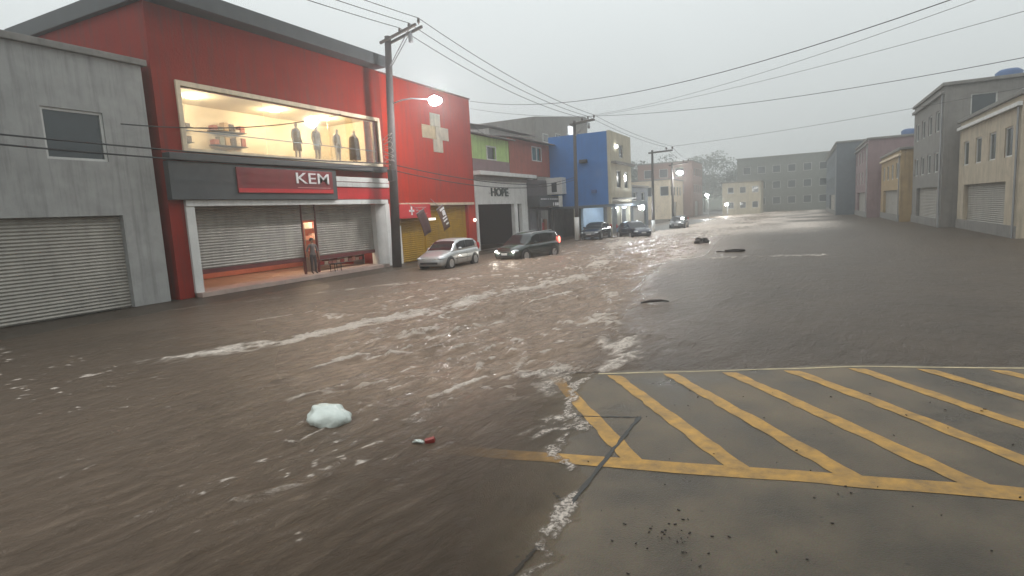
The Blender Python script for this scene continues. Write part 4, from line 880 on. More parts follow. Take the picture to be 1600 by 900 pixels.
def make_car(name, label, loc, rz, paint, L=4.0, W=1.68, top=None, roof=None, wx=(-1.24, 1.27), wr=0.31, clear=0.2, cab=(-1.75, 1.0), win=((-1.35, -0.45), (-0.38, 0.62)), screen=(0.45, 1.0), rear=(-1.75, -1.3), belt=0.92, lights_on=False, tail_on=False, rails=False, group='cars standing in the flood', pickup=False):
    """local frame: +x is the nose. top: belt/bonnet line, roof: roof line, both (x, z) lists"""
    C = thing(name, label, 'car', loc, rz, group)
    def hw(x):
        t = abs(x) / (L / 2); return W / 2 * (1 - 0.20 * max(0, t - 0.55) ** 1.6 / 0.45 ** 1.6 * 0.8)
    st = sorted(set([-L / 2, -L / 2 + 0.05, -L / 2 + 0.14, L / 2 - 0.14, L / 2 - 0.05, L / 2] + list(np.linspace(-L / 2 + 0.25, L / 2 - 0.25, 24))))
    rings = []
    for x in st:
        w_, zt = hw(x), interp(top, x); e = min(1, (L / 2 - abs(x)) / 0.14); e = 0.72 + 0.28 * math.sqrt(max(0, e)); zb = clear + 0.10 * (1 - e) * 3.5
        w_ *= 0.86 + 0.14 * (e - 0.72) / 0.28; zt = zb + (zt - zb) * (0.80 + 0.20 * (e - 0.72) / 0.28)
        h = zt - zb
        half = [(0.0, zb), (w_ * 0.88, zb), (w_ * 0.965, zb + 0.07), (w_ * 0.995, zb + h * 0.38), (w_, zb + h * 0.58), (w_ * 0.985, zb + h * 0.78), (w_ * 0.945, zb + h * 0.93), (w_ * 0.86, zt - 0.005), (w_ * 0.45, zt + 0.025), (0.0, zt + 0.035)]
        rings.append([(x, y, z) for y, z in half] + [(x, -y, z) for y, z in half[-2:0:-1]])
    body = MB().loft(rings).build('body', paint, C, False, True)
    # cabin
    def cabw(x, f): return hw(x) * (0.93 - 0.17 * f)
    xs_c = np.linspace(cab[0], cab[1], 20); rings = []
    for x in xs_c:
        zb = interp(top, x) - 0.06; zr = max(interp(roof, x), zb + 0.07); f = (zr - zb) / 0.62
        wb, wt = cabw(x, 0), cabw(x, min(1, f)); half = [(0, zb), (wb, zb), (wt + (wb - wt) * 0.2, zr - 0.12 * min(1, f)), (wt * 0.97, zr - 0.045 * min(1, f)), (wt * 0.8, zr - 0.008), (wt * 0.4, zr + 0.006), (0, zr + 0.01)]
        rings.append([(x, y, z) for y, z in half] + [(x, -y, z) for y, z in half[-2:0:-1]])
    MB().loft(rings).build('roof', paint, C, False, True)
    def side_pt(x, t, s, off=0.012):
        zb = interp(top, x) + 0.035; zr = interp(roof, x); f = min(1, (zr - zb) / 0.62); wb, wt = cabw(x, 0), cabw(x, f); zt = zr - 0.125 * f
        z0 = interp(top, x) - 0.06; k = (zb + (zt - zb) * t - z0) / max(0.05, zt - z0); wt2 = wt + (wb - wt) * 0.2
        return (x, s * (wb + (wt2 - wb) * k + off), zb + (zt - zb) * t)
    for s in (-1, 1):
        for (a, b) in win:
            m = MB(); n_ = 8
            for i in range(n_ + 1):
                x = a + (b - a) * i / n_
                for t in (0.02, 0.5, 0.97): m.v.append(side_pt(x, t, s))
            for i in range(n_):
                for j in (0, 1): q = i * 3 + j; m.f.append((q, q + 1, q + 4, q + 3))
            m.build('side_window', M_carglass, C, False, True)
            m = MB(); m.tube([side_pt(a - 0.03, t, s, 0.008) for t in (0.0, 0.98)], 0.012, 5); m.build('window_pillar', M_black, C, False)
        # door seams, handles, moulding
        for x in (win[0][0] - 0.04, win[0][1] + 0.035, win[-1][1] + 0.12):
            m = MB(); pts = []
            for z in np.linspace(clear + 0.12, interp(top, x) - 0.03, 7):
                zt = interp(top, x); k = (z - clear) / (zt - clear); wv_ = hw(x) * np.interp(k, [0, 0.1, 0.38, 0.58, 0.78, 0.93, 1], [0.9, 0.965, 0.995, 1.0, 0.985, 0.945, 0.86]); pts.append((x, s * (wv_ + 0.001), z))
            m.tube(pts, 0.006, 4); m.build('door_seam', M_black, C, False)
        for (a, b) in win:
            x = a + 0.12; z = interp(top, x) - 0.16; MB().obox((x, s * (hw(x) * 0.985 + 0.012), z), (0.09, 0, 0), (0, 0.014, 0), (0, 0, 0.016)).build('door_handle', paint, C, False, bevel=0.006)
        m = MB(); pts = [(x, s * (hw(x) * 1.0 + 0.004), clear + 0.3) for x in np.linspace(wx[0] + 0.45, wx[1] - 0.45, 8)]; m.tube(pts, 0.018, 5); m.build('side_moulding', M_black, C, False)
        x = win[-1][1] - 0.02; mr = MB(); mr.ball((x, s * (hw(x) + 0.10), interp(top, x) + 0.07), (0.075, 0.11, 0.075)); mr.build('wing_mirror', paint, C, False, True)
        for x in wx:                                            # arch, wheel
            y = s * (hw(x) - 0.075)
            MB().lathe([(wr + 0.055, -0.085), (wr + 0.055, 0.084), (wr - 0.05, 0.082)], (x, y, wr), 22, 'Y').build('wheel_arch', M_black, C, False) if s == 1 else MB().lathe([(wr + 0.055, 0.085), (wr + 0.055, -0.084), (wr - 0.05, -0.082)], (x, y, wr), 22, 'Y').build('wheel_arch', M_black, C, False)
            Wl = MB().lathe([(wr * 0.62, s * -0.08), (wr * 0.97, s * -0.08), (wr, s * -0.03), (wr, s * 0.07), (wr * 0.95, s * 0.1), (wr * 0.68, s * 0.105), (wr * 0.62, s * 0.08)], (x, y + s * 0.004, wr), 24, 'Y').build('wheel', M_tyre, C, False, True)
            m = MB(); m.lathe([(wr * 0.66, s * 0.09), (wr * 0.66, s * 0.108), (wr * 0.57, s * 0.108), (wr * 0.55, s * 0.085)], (x, y + s * 0.004, wr), 20, 'Y')
            for k in range(5):
                a = 2 * math.pi * k / 5 + 0.3; d = Vector((math.cos(a), 0, math.sin(a))); n_ = Vector((-math.sin(a), 0, math.cos(a)))
                m.obox(Vector((x, y + s * 0.1, wr)) + d * wr * 0.32, d * wr * 0.3, n_ * wr * 0.09, (0, 0.01, 0))
            m.lathe([(0.05, s * 0.09), (0.05, s * 0.118)], (x, y, wr), 10, 'Y'); m.build('rim', M_rim, Wl, False)
    # windscreen and rear window following the roof line
    for (nm, a, b) in (('windscreen', screen[0], screen[1]), ('rear_window', rear[0], rear[1])):
        m = MB(); n_ = 6
        for i in range(n_ + 1):
            x = a + (b - a) * i / n_; zr = max(interp(roof, x), interp(top, x) - 0.06 + 0.07); f = min(1, (zr - interp(top, x) + 0.06) / 0.62); wt = cabw(x, f) * 0.88
            for u in (-1, -0.5, 0, 0.5, 1): m.v.append((x + (0.012 if b > 0 else -0.012), u * wt, zr + 0.016 - 0.02 * u * u))
        for i in range(n_):
            for j in range(4): q = i * 5 + j; m.f.append((q, q + 1, q + 6, q + 5))
        m.build(nm, M_carglass, C, False, True)
    # nose
    xf, zf = L / 2, interp(top, L / 2 - 0.2)
    M_hl = glow('head_lamp_lit', (1, 0.95, 0.82), 30) if lights_on else M_lens
    for s in (-1, 1):
        x = xf - 0.24; m = MB(); m.ball((x, s * W * 0.36, zf - 0.10), (0.27, 0.17, 0.085), 12, 8); m.build('headlight', M_lens, C, False, True)
        if lights_on: MB().ball((xf - 0.06, s * W * 0.345, zf - 0.11), (0.07, 0.09, 0.055), 10, 7).build('headlight_bulb', M_hl, C, False, True)
        MB().ball((xf - 0.09, s * W * 0.36, clear + 0.2), (0.07, 0.08, 0.06), 10, 7).build('fog_lamp', M_hl if lights_on else M_lens, C, False, True)
        zr_ = interp(top, -L / 2 + 0.2)
        MB().ball((-L / 2 + 0.09, s * W * 0.41, zr_ + 0.02), (0.1, 0.075, 0.2), 10, 8).build('tail_light', glow('tail_lamp_lit', (1, 0.1, 0.06), 6) if tail_on else M_redlens, C, False, True)
    MB().obox((xf - 0.045, 0, zf - 0.16), (0.035, 0, 0), (0, W * 0.24, 0), (0, 0, 0.05)).build('grille', M_black, C, False, bevel=0.01)
    MB().obox((xf - 0.03, 0, clear + 0.17), (0.04, 0, 0), (0, W * 0.3, 0), (0, 0, 0.055)).build('air_intake', M_black, C, False, bevel=0.015)
    MB().obox((xf + 0.008, 0, clear + 0.29), (0.008, 0, 0), (0, 0.2, 0), (0, 0, 0.055)).build('number_plate', M_plate, C, False)
    MB().obox((-xf - 0.004, 0, 0.62), (0.008, 0, 0), (0, 0.2, 0), (0, 0, 0.06)).build('number_plate', M_plate, C, False)
    if rails:
        for s in (-1, 1):
            xa, xb = win[0][0] + 0.1, win[-1][1] - 0.25
            MB().tube([(xa, s * W * 0.33, interp(roof, xa)), (xa + 0.1, s * W * 0.34, interp(roof, xa) + 0.07), (xb - 0.1, s * W * 0.34, interp(roof, xb) + 0.06), (xb, s * W * 0.33, interp(roof, xb) - 0.01)], 0.02, 6).build('roof_rail', M_rim, C, False, True)
    if lights_on:
        for s in (-1, 1):
            q = lamp_light('head_lamp_light', (0, 0, 0), 14, (1, 0.93, 0.8), C, 0.06); q.location = (xf + 0.12, s * W * 0.345, zf - 0.13)
    return C

M_silver = mat('silver_paint', (0.46, 0.47, 0.47), 0.3, 0.55, var=0.08, bump=0, coat=0.6, rvar=0.04)
M_vgreen = mat('dark_green_paint', (0.018, 0.028, 0.025), 0.25, 0.3, var=0.1, bump=0, coat=0.8, rvar=0.04)
M_cdark = mat('charcoal_paint', (0.025, 0.027, 0.03), 0.25, 0.3, var=0.1, bump=0, coat=0.8, rvar=0.04)
M_cblue = mat('navy_paint', (0.015, 0.02, 0.04), 0.25, 0.3, var=0.1, bump=0, coat=0.8, rvar=0.04)
HATCH_TOP = [(-2.1, 0.86), (-1.85, 0.96), (-1.3, 0.97), (0.0, 0.93), (0.85, 0.92), (1.3, 0.84), (1.75, 0.72), (2.1, 0.58)]
HATCH_ROOF = [(-2.1, 0.8), (-1.92, 1.0), (-1.75, 1.3), (-1.45, 1.42), (-0.6, 1.49), (0.05, 1.47), (0.4, 1.36), (0.98, 0.96), (1.3, 0.7)]
make_car('hatchback', 'silver hatchback parked in the flood before the yellow shutter', (-16.45, 25.6, -0.06), R(-90 + 1.5), M_silver, 4.05, 1.69, HATCH_TOP, HATCH_ROOF, cab=(-1.95, 1.1), win=((-1.38, -0.42), (-0.36, 0.52)), screen=(0.38, 1.0), rear=(-1.93, -1.62))
VAN_TOP = [(-2.3, 0.9), (-2.1, 1.0), (-1.3, 1.02), (0.2, 0.98), (1.05, 0.98), (1.5, 0.92), (1.95, 0.8), (2.3, 0.62)]
VAN_ROOF = [(-2.3, 0.85), (-2.2, 1.15), (-2.08, 1.5), (-1.8, 1.57), (-0.6, 1.63), (0.15, 1.61), (0.5, 1.5), (1.25, 1.02), (1.6, 0.75)]
make_car('minivan', 'dark green minivan with its headlights on driving through the flood', (-14.15, 30.5, -0.16), R(-90 - 12), M_vgreen, 4.5, 1.78, VAN_TOP, VAN_ROOF, wx=(-1.34, 1.4), wr=0.33, cab=(-2.2, 1.35), win=((-1.75, -1.05), (-0.98, -0.15), (-0.08, 0.66)), screen=(0.5, 1.22), rear=(-2.2, -1.98), lights_on=True, tail_on=True, rails=True)
SED_TOP = [(-2.2, 0.84), (-2.05, 0.98), (-1.5, 1.0), (0.0, 0.94), (0.85, 0.93), (1.4, 0.86), (1.85, 0.74), (2.2, 0.58)]
SED_ROOF = [(-2.0, 0.85), (-1.75, 1.0), (-1.1, 1.36), (-0.5, 1.44), (0.05, 1.43), (0.4, 1.33), (1.05, 0.95), (1.4, 0.7)]
kw = dict(cab=(-1.8, 1.15), win=((-1.05, -0.35), (-0.28, 0.55)), screen=(0.42, 1.05), rear=(-1.72, -1.2))
make_car('sedan', 'charcoal sedan parked below the blue wall', (-15.9, 48.6, 0.0), R(-90), M_cdark, 4.3, 1.7, SED_TOP, SED_ROOF, **kw)
make_car('sedan', 'navy sedan parked before the lit pale blue garage', (-13.0, 50.0, -0.1), R(-52), M_cblue, 4.3, 1.7, SED_TOP, SED_ROOF, **kw)
make_car('sedan', 'small hazy car parked beyond the white-footed pole', (-12.1, 66.5, -0.1), R(-88), M_cdark, 4.3, 1.7, SED_TOP, SED_ROOF, **kw)

# ------------------------------------------------------------------ figures
def skin_mesh(name, J, E_, root, m_list, zone, parent, sub=2):
    """J: joint -> (pos, rx, ry); one continuous skinned surface"""
    me = bpy.data.meshes.new('tmp'); bm = bmesh.new(); sk_ = bm.verts.layers.skin.verify(); vs_ = {}
    for k, (p, rx, ry) in J.items():
        v = bm.verts.new(p); v[sk_].radius = (rx, ry); v[sk_].use_root = (k == root); vs_[k] = v
    for a, b in E_: bm.edges.new((vs_[a], vs_[b]))
    bm.to_mesh(me); bm.free()
    t_ = bpy.data.objects.new('tmp', me); col.objects.link(t_)
    mo = t_.modifiers.new('skin', 'SKIN'); mo.use_smooth_shade = True
    mo2 = t_.modifiers.new('sub', 'SUBSURF'); mo2.levels = sub; mo2.render_levels = sub
    dg = bpy.context.evaluated_depsgraph_get(); out = bpy.data.meshes.new_from_object(t_.evaluated_get(dg))
    bpy.data.objects.remove(t_)
    out.materials.clear()
    for q in m_list: out.materials.append(q)
    for p in out.polygons: p.material_index = zone(p.center); p.use_smooth = True
    o = bpy.data.objects.new(name, out); col.objects.link(o); o.parent = parent
    return o

def body_joints(h=1.7, lean=0.0, arm_out=0.06, fingers=True):
    s = h / 1.7; J = {}; E_ = []
    def j(k, p, r, r2=None): J[k] = ((p[0] * s, p[1] * s, p[2] * s), r * s, (r2 or r) * s)
    j('pelvis', (0, 0, 0.95), 0.15, 0.11); j('waist', (0, 0, 1.1), 0.135, 0.10); j('chest', (0, 0, 1.3), 0.16, 0.11); j('collar', (0, 0, 1.42), 0.10, 0.085); j('neck', (0.005, 0, 1.5), 0.052); j('jaw', (0.02, 0, 1.56), 0.068, 0.075); j('head', (0.015, 0, 1.64), 0.085, 0.098); j('crown', (0.005, 0, 1.71), 0.06)
    E_ += [('pelvis', 'waist'), ('waist', 'chest'), ('chest', 'collar'), ('collar', 'neck'), ('neck', 'jaw'), ('jaw', 'head'), ('head', 'crown')]
    for s_, n_ in ((1, 'l'), (-1, 'r')):
        j('hip' + n_, (0, s_ * 0.095, 0.88), 0.095); j('knee' + n_, (0.015, s_ * 0.10, 0.48), 0.06); j('ankle' + n_, (-0.02, s_ * 0.10, 0.09), 0.042); j('toe' + n_, (0.14, s_ * 0.12, 0.035), 0.035)
        j('shoulder' + n_, (0, s_ * 0.185, 1.385), 0.062); j('elbow' + n_, (-0.02, s_ * (0.22 + arm_out), 1.1), 0.043); j('wrist' + n_, (0.06, s_ * (0.22 + arm_out), 0.86), 0.028); j('palm' + n_, (0.085, s_ * (0.22 + arm_out), 0.79), 0.034, 0.02)
        E_ += [('pelvis', 'hip' + n_), ('hip' + n_, 'knee' + n_), ('knee' + n_, 'ankle' + n_), ('ankle' + n_, 'toe' + n_), ('collar', 'shoulder' + n_), ('shoulder' + n_, 'elbow' + n_), ('elbow' + n_, 'wrist' + n_), ('wrist' + n_, 'palm' + n_)]
        if fingers:
            for q, (dx, ln) in enumerate(((-0.028, 0.065), (-0.009, 0.08), (0.01, 0.085), (0.029, 0.075))):
                y = s_ * (0.22 + arm_out); j(f'f{q}a{n_}', (0.09 + dx, y, 0.745), 0.0088); j(f'f{q}b{n_}', (0.10 + dx, y - s_ * 0.012, 0.745 - ln), 0.0075)
                E_ += [('palm' + n_, f'f{q}a{n_}'), (f'f{q}a{n_}', f'f{q}b{n_}')]
            j('th' + n_, (0.125, s_ * (0.2 + arm_out), 0.79), 0.0095); j('tht' + n_, (0.135, s_ * (0.195 + arm_out), 0.745), 0.008); E_ += [('palm' + n_, 'th' + n_), ('th' + n_, 'tht' + n_)]
    return J, E_
M_skin = mat('skin', (0.30, 0.17, 0.11), 0.6, var=0.1, bump=0); M_hair = mat('dark_hair', (0.015, 0.011, 0.009), 0.6, var=0.2)
M_shirt = mat('grey_shirt', (0.16, 0.14, 0.14), 0.85, var=0.15); M_trou = mat('dark_trousers', (0.045, 0.04, 0.045), 0.85, var=0.15)
PR = thing('person', 'person in grey top standing in the lit gap between the grey shutters', 'person', (FX - 0.25, 20.62, 0.17), R(-15))
J, E_ = body_joints(1.68)
def zone(c_):
    if c_.z > 1.44 or (abs(c_.y) > 0.19 and c_.z < 1.08): return 0
    return 1 if c_.z > 0.92 else 2
skin_mesh('body', J, E_, 'pelvis', [M_skin, M_shirt, M_trou], zone, PR)
hr = MB(); hr.ball((-0.012, 0, 1.655), (0.105, 0.098, 0.095), 12, 9); hr.build('hair', M_hair, PR, False, True)
fc = MB(); fc.ball((0.112, 0, 1.60), (0.018, 0.014, 0.025), 8, 6); fc.build('nose', M_skin, PR, False, True)
for s in (-1, 1): MB().ball((0.098, s * 0.034, 1.632), (0.01, 0.014, 0.008), 8, 6).build('eye', M_black, PR, False, True)

cloth_m = [mat(f'cloth_colour_{k}', c_, 0.9, var=0.2, bump=0) for k, c_ in enumerate(((0.5, 0.35, 0.2), (0.12, 0.1, 0.09), (0.6, 0.5, 0.4), (0.35, 0.12, 0.08), (0.25, 0.25, 0.2)))]
M_mann = mat('mannequin_plastic', (0.5, 0.42, 0.34), 0.4, var=0.05, bump=0)
def mannequin(label, y, garment, gm, arm_out, h, hat=False, x=FX - 0.95):
    Q = thing('mannequin', label, 'mannequin', (x, y, 5.56), 0, 'mannequins in the upper shop window')
    J, E_ = body_joints(h, arm_out=arm_out, fingers=False); skin_mesh('body', J, E_, 'pelvis', [M_mann], lambda c_: 0, Q)
    rings = []
    for z, rx, ry in garment: rings.append([(rx * math.cos(2 * math.pi * k / 18) * (1 + 0.03 * math.sin(5 * k)), ry * math.sin(2 * math.pi * k / 18) * (1 + 0.03 * math.cos(4 * k)), z * h / 1.7) for k in range(18)])
    MB().loft(rings).build('garment', gm, Q, False, True)
    if hat: MB().lathe([(0.14, 1.66), (0.13, 1.68), (0.1, 1.7), (0.09, 1.78), (0.03, 1.8)], (0, 0, 0), 14).build('hat', M_white, Q, False, True)
    MB().lathe([(0.22, 0.0), (0.2, 0.03), (0.02, 0.05)], (0, 0, -0.03), 16).build('stand', M_steel, Q, False)
    return Q
MB().box(FX - 1.5, FX - 0.5, 14.7, 25.9, 3.97, 5.53).build('display_plinth', M_warm, S, bevel=0.01)
mannequin('mannequin in a wide dark poncho nearest the orange curtain', 25.05, [(0.3, 0.2, 0.40), (0.9, 0.19, 0.38), (1.25, 0.17, 0.35), (1.38, 0.13, 0.29), (1.44, 0.08, 0.12)], mat('dark_brown_cloth', (0.14, 0.10, 0.065), 0.9, var=0.2), 0.02, 1.92, True)
mannequin('slim mannequin in dark dress at the window middle', 23.75, [(0.62, 0.12, 0.17), (0.95, 0.13, 0.18), (1.1, 0.11, 0.14), (1.3, 0.125, 0.18), (1.42, 0.08, 0.13)], mat('olive_cloth', (0.28, 0.2, 0.12), 0.9, var=0.2), 0.0, 1.84)
mannequin('pale mannequin in white clothes toward the window left', 22.3, [(0.62, 0.14, 0.22), (0.95, 0.14, 0.2), (1.1, 0.12, 0.16), (1.3, 0.14, 0.19), (1.42, 0.08, 0.13)], mat('white_cloth', (0.6, 0.55, 0.47), 0.9, var=0.1), 0.02, 1.9)

for q, (yy, c0) in enumerate(((16.2, 1), (19.0, 3))):
    sv = thing('clothes_shelf', ('wall shelf of folded clothes at the far end of the lit upper room', 'wall shelf of folded clothes mid-way along the lit upper room')[q], 'shelf', (FX - 3.2, yy, 5.0), 0, 'clothes shelves in the upper room')
    for z in (5.75, 6.4, 7.05):
        b_ = MB().box(FX - 3.42, FX - 3.0, yy - 0.9, yy + 0.9, z - 0.03, z).build('shelf_board', M_wood, sv)
        for k in range(6): MB().box(FX - 3.38, FX - 3.05, yy - 0.85 + 0.29 * k, yy - 0.61 + 0.29 * k, z + 0.001, z + random.uniform(0.12, 0.42)).build('folded_clothes', cloth_m[(c0 + k) % 5], sv, bevel=0.02)
mannequin('mannequin in tan coat standing left of the pale one', 21.0, [(0.5, 0.15, 0.24), (0.95, 0.15, 0.21), (1.1, 0.13, 0.17), (1.3, 0.14, 0.2), (1.42, 0.08, 0.13)], mat('tan_cloth', (0.4, 0.3, 0.18), 0.9, var=0.15), 0.02, 1.88)
# goods seen under the raised shutter
box_m = [mat(f'goods_colour_{k}', c_, 0.5, var=0.15, bump=0) for k, c_ in enumerate(((0.65, 0.5, 0.45), (0.5, 0.08, 0.08), (0.7, 0.62, 0.55), (0.45, 0.2, 0.2), (0.6, 0.3, 0.25)))]
rk = thing('display_rack', 'low display rack of goods seen under the raised grey shutter', 'rack', (FX - 1.6, 23.4, 0.17))
for z in (0.42, 0.72): MB().box(FX - 2.0, FX - 1.2, 21.6, 25.4, z, z + 0.03).build('shelf', M_steel, rk)
for y in (21.62, 25.36): MB().box(FX - 2.0, FX - 1.2, y, y + 0.03, 0.17, 0.9).build('side_panel', M_steel, rk)
nth = ('first', 'second', 'third', 'fourth', 'fifth', 'sixth', 'seventh', 'eighth', 'ninth', 'tenth', 'eleventh', 'twelfth')
for k in range(12):
    y = 21.78 + 0.295 * k; hh = random.uniform(0.14, 0.22)
    m = MB(); m.box(FX - 1.75, FX - 1.25, y, y + 0.25, 0.453, 0.453 + hh * 0.75); m.box(FX - 1.76, FX - 1.24, y - 0.006, y + 0.256, 0.453 + hh * 0.75, 0.453 + hh)
    tag(m.build('shoe_box', box_m[k % 5]), f'{nth[k]} shoe box from the doorway gap on the low rack', 'box', 'shoe boxes under the shutter')
gp = thing('clothes_rail', 'rail of folded clothes glowing behind the doorway gap', 'clothes rail', (FX - 2.6, 23.4, 0.17))
for y in (22.5, 24.1): MB().tube([(FX - 2.6, y, 0.17), (FX - 2.6, y, 2.6)], 0.02, 6).build('post', M_steel, gp)
for z, c_ in ((2.35, 2), (1.75, 4), (1.2, 1), (0.65, 0)):
    sh_ = MB().box(FX - 2.85, FX - 2.3, 22.52, 24.08, z - 0.03, z).build('shelf', M_steel, gp)
    for k in range(5): MB().box(FX - 2.75, FX - 2.35, 22.6 + 0.3 * k, 22.84 + 0.3 * k, z, z + random.uniform(0.12, 0.35)).build('folded_clothes', box_m[(c_ + k) % 5], gp, bevel=0.02)
stl = thing('stool', 'small dark stool standing on the tiled step', 'stool', (FX + 0.1, 21.75, 0.17))
MB().box(FX - 0.1, FX + 0.25, 21.5, 22.0, 0.52, 0.57).build('seat', M_black, stl, bevel=0.01)
for a in (-0.07, 0.22):
    for b in (21.53, 21.97): MB().tube([(FX + a, b, 0.17), (FX + a, b, 0.52)], 0.018, 6).build('leg', M_black, stl)

# ------------------------------------------------------------------ flotsam
def lump(name, label, cat, c, r, m_, seed, rough=0.25, squash=0.0):
    g_ = MB(); n_, k_ = 40, 28; nz = VNoise(100 + seed)
    for i in range(k_ + 1):
        t = -math.pi / 2 + math.pi * i / k_
        for j in range(n_):
            a = 2 * math.pi * j / n_; d = Vector((math.cos(t) * math.cos(a), math.cos(t) * math.sin(a), math.sin(t)))
            f = 1 - rough * 0.55 * abs(float(nz(np.array(d.x * 2.3 + 31 + d.z * 1.1), np.array(d.y * 2.3 + 17 - d.z)))) + rough * float(nz(np.array(d.x * 1.6 + 5), np.array(d.y * 1.6 + d.z * 1.3 + 5))) + rough * 0.5 * float(nz(np.array(d.x * 4 + 9 + d.z), np.array(d.y * 4 + 9)))
            g_.v.append((c[0] + d.x * r[0] * f, c[1] + d.y * r[1] * f, c[2] + d.z * r[2] * f))
    for i in range(k_):
        for j in range(n_): a, b = i * n_ + j, i * n_ + (j + 1) % n_; g_.f.append((a, b, b + n_, a + n_))
    return tag(g_.build(name, m_, smooth=True), label, cat)
M_bag = mat('white_plastic_bag', (0.56, 0.61, 0.57), 0.3, var=0.12, bump=0.6, bscale=9)
bag = lump('garbage_bag', 'white plastic garbage bag floating in the muddy water', 'bag', (-5.38, 5.26, 0.05), (0.32, 0.26, 0.165), M_bag, 8, 0.14)
m = MB(); m.obox((-3.72, 5.12, 0.02), (0.05, 0.02, 0.012), (-0.012, 0.028, 0.004), (-0.004, -0.004, 0.024))
tag(m.build('carton', mat('red_carton', (0.26, 0.04, 0.035), 0.5, var=0.3), bevel=0.006), 'small crushed red carton drifting in mid water', 'carton')
lump('foam_scrap', 'white scrap of foam floating beside the red carton', 'scrap', (-3.84, 5.07, 0.012), (0.08, 0.03, 0.018), M_bag, 5, 0.6)
M_drift = mat('sodden_debris', (0.03, 0.022, 0.018), 0.7, var=0.4)
lump('debris_clump', 'dark clump of debris sticking out of the far water', 'debris', (-5.6, 38.6, 0.1), (0.36, 0.3, 0.25), M_drift, 6, 0.9)
lump('debris_clump', 'low dark mat of debris in the water near the far foam', 'debris', (-3.3, 31.4, 0.0), (0.6, 0.4, 0.12), M_drift, 7, 0.8)
m = MB(); m.tube([(-3.72, 14.85, 0.02), (-3.5, 14.95, 0.05), (-3.25, 15.1, 0.045), (-3.05, 15.15, 0.02)], [0.02, 0.04, 0.035, 0.015], 7)
tag(m.build('driftwood', M_drift, smooth=True), 'thin dark stick drifting in the calm grey water', 'stick')

# ------------------------------------------------------------------ far trees and hill
def leaf_mat(name, c_):
    m = mat(name, c_, 0.7, var=0.45, scale=0.5, bump=0); return m
M_leaf = [leaf_mat('leaf_dark', (0.035, 0.055, 0.028)), leaf_mat('leaf_mid', (0.05, 0.07, 0.035))]
M_bark = mat('bark', (0.06, 0.05, 0.04), 0.9, var=0.3)
def tree(label, x, y, h, r, k):
    x, y, h, r = x * 1.35, y * 1.35, 2.5 + (h - 2.5) * 1.35, r * 1.35
    t_ = thing('tree', label, 'tree', (x, y, 0), group='trees at the far end of the street')
    th = h * 0.45; m = MB(); m.tube([(x, y, -0.3), (x + 0.1, y, th * 0.6), (x, y + 0.1, th)], [0.28, 0.22, 0.16], 8)
    cs = []
    for i in range(16):
        a = i * 2.4; rr = r * random.uniform(0.15, 0.85); p = Vector((x + rr * math.cos(a), y + rr * math.sin(a), h * random.uniform(0.35, 0.9))); cs.append(p)
        m.tube([(x, y, th * random.uniform(0.7, 1)), Vector((x, y, th)).lerp(p, 0.6) + Vector((0, 0, 0.2)), p], [0.1, 0.06, 0.02], 5)
    m.build('trunk', M_bark, t_)
    lv = np.random.default_rng(k); g_ = MB()
    for p in cs:
        for i in range(330):
            d = Vector(lv.normal(size=3)).normalized() * (lv.random() ** 0.4) * r * 0.52; d.z *= 0.75; q = p + d; s_ = 0.2 + 0.25 * lv.random()
            a = Vector(lv.normal(size=3)).normalized() * s_; b = a.cross(Vector(lv.normal(size=3))).normalized() * s_ * 0.6
            g_.add([q - a, q + b, q + a, q - b], [(0, 1, 2, 3)])
    g_.build('crown', M_leaf[k % 2], t_)
for k, (l_, x, y, h, r) in enumerate((
    ('dark hazy tree rising just past the beige street front', -32.5, 122, 13.0, 5.6), ('broad tree between the blue building and the tan one', -40, 118, 12.6, 6.0),
    ('hazy tree behind the white-footed pole', -29, 150, 15.2, 6.0), ('tall hazy tree above the brick-red building', -22, 156, 14.6, 6.2),
    ('rounded hazy tree behind the pale plaster house', -14, 160, 13.6, 6.2), ('hazy tree at the far bend of the street', -6.5, 156, 12.0, 5.6),
    ('tree closing the street on the other pavement', 2.5, 165, 13.4, 6.2), ('tree rising over the pale green house', 12.0, 155, 13.0, 6.0))):
    tree(l_, x, y, h, r, k)
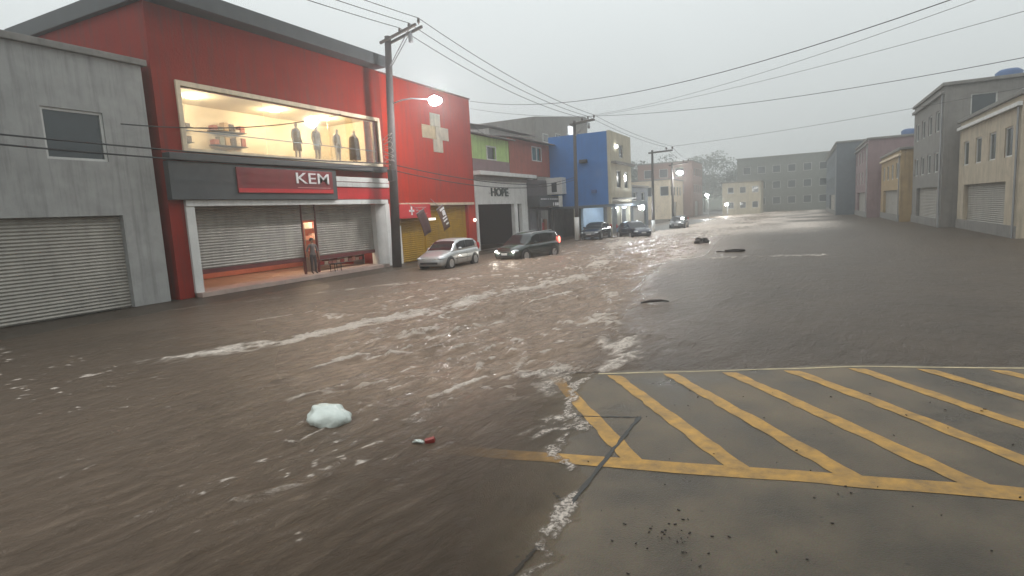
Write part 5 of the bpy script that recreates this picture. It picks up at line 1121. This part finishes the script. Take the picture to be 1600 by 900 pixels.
def hill_z(X, Y):
    return -0.35 + 17.5 * np.exp(-((Y - 285) / 42) ** 2) * (0.75 + 0.25 * np.sin(X / 37.0)) * smooth(-260, -200, X) * (1 - smooth(200, 260, X)) + 1.2 * N1(X / 9, Y / 9) * np.exp(-((Y - 285) / 42) ** 2)
hill, _ = grid_mesh('hill', np.linspace(-270, 270, 90), np.linspace(215, 380, 40), hill_z, mat('hill_scrub', (0.05, 0.065, 0.035), 0.9, var=0.5, scale=0.15, bump=0.5, bscale=0.6)); tag(hill, kind='structure')

# ------------------------------------------------------------------ rain haze
hz = MB().box(-430, 430, -310, 630, -2.0, 24.0).build('haze', None); tag(hz, 'pale rain haze hanging over the whole street', 'haze', kind='stuff')
hm = bpy.data.materials.new('rain_haze'); hm.use_nodes = True; hn = hm.node_tree.nodes; hn.clear()
ho = hn.new('ShaderNodeOutputMaterial'); hv = hn.new('ShaderNodeVolumePrincipled')
hv.inputs['Color'].default_value = (0.97, 0.985, 0.985, 1); hv.inputs['Density'].default_value = 0.003; hv.inputs['Anisotropy'].default_value = 0.7
hm.node_tree.links.new(hv.outputs[0], ho.inputs['Volume']); hz.data.materials.append(hm)

# ------------------------------------------------------------------ unseen shop added behind and above the camera to shade the near ground
NS = thing('added_shade_shop', 'unseen shop with deep concrete canopy added behind the viewer to shade the near ground', 'shop', (5.5, -2, 0.1))
m = MB(); wall_holes(m, 3.6, 0.3, -9, 4.0, 0.0, 7.5, [(-7.5, -3.0, 0.2, 3.2), (-1.5, 3.0, 0.2, 3.2)], 'x', -1); m.build('front_wall', M_beige, NS)
m = MB(); m.box(3.91, 10, 3.75, 4.0, 0, 7.5); m.box(9.7, 10, -9, 3.74, 0, 7.5); m.build('side_wall', M_beige, NS)
MB().box(3.5, 10.1, -9.1, 4.1, 7.51, 7.8).build('roof', M_conc, NS)
MB().box(-1.6, 3.59, -9, 3.4, 4.25, 4.5).build('canopy', M_conc, NS, bevel=0.02)  # added overhang out of view, keeps sky light off the near concrete and water
for a, b in ((-7.5, -3.0), (-1.5, 3.0)): shutter(MB(), 3.75, a, b, 0.2, 3.2).build('shutter', M_shutter, NS)
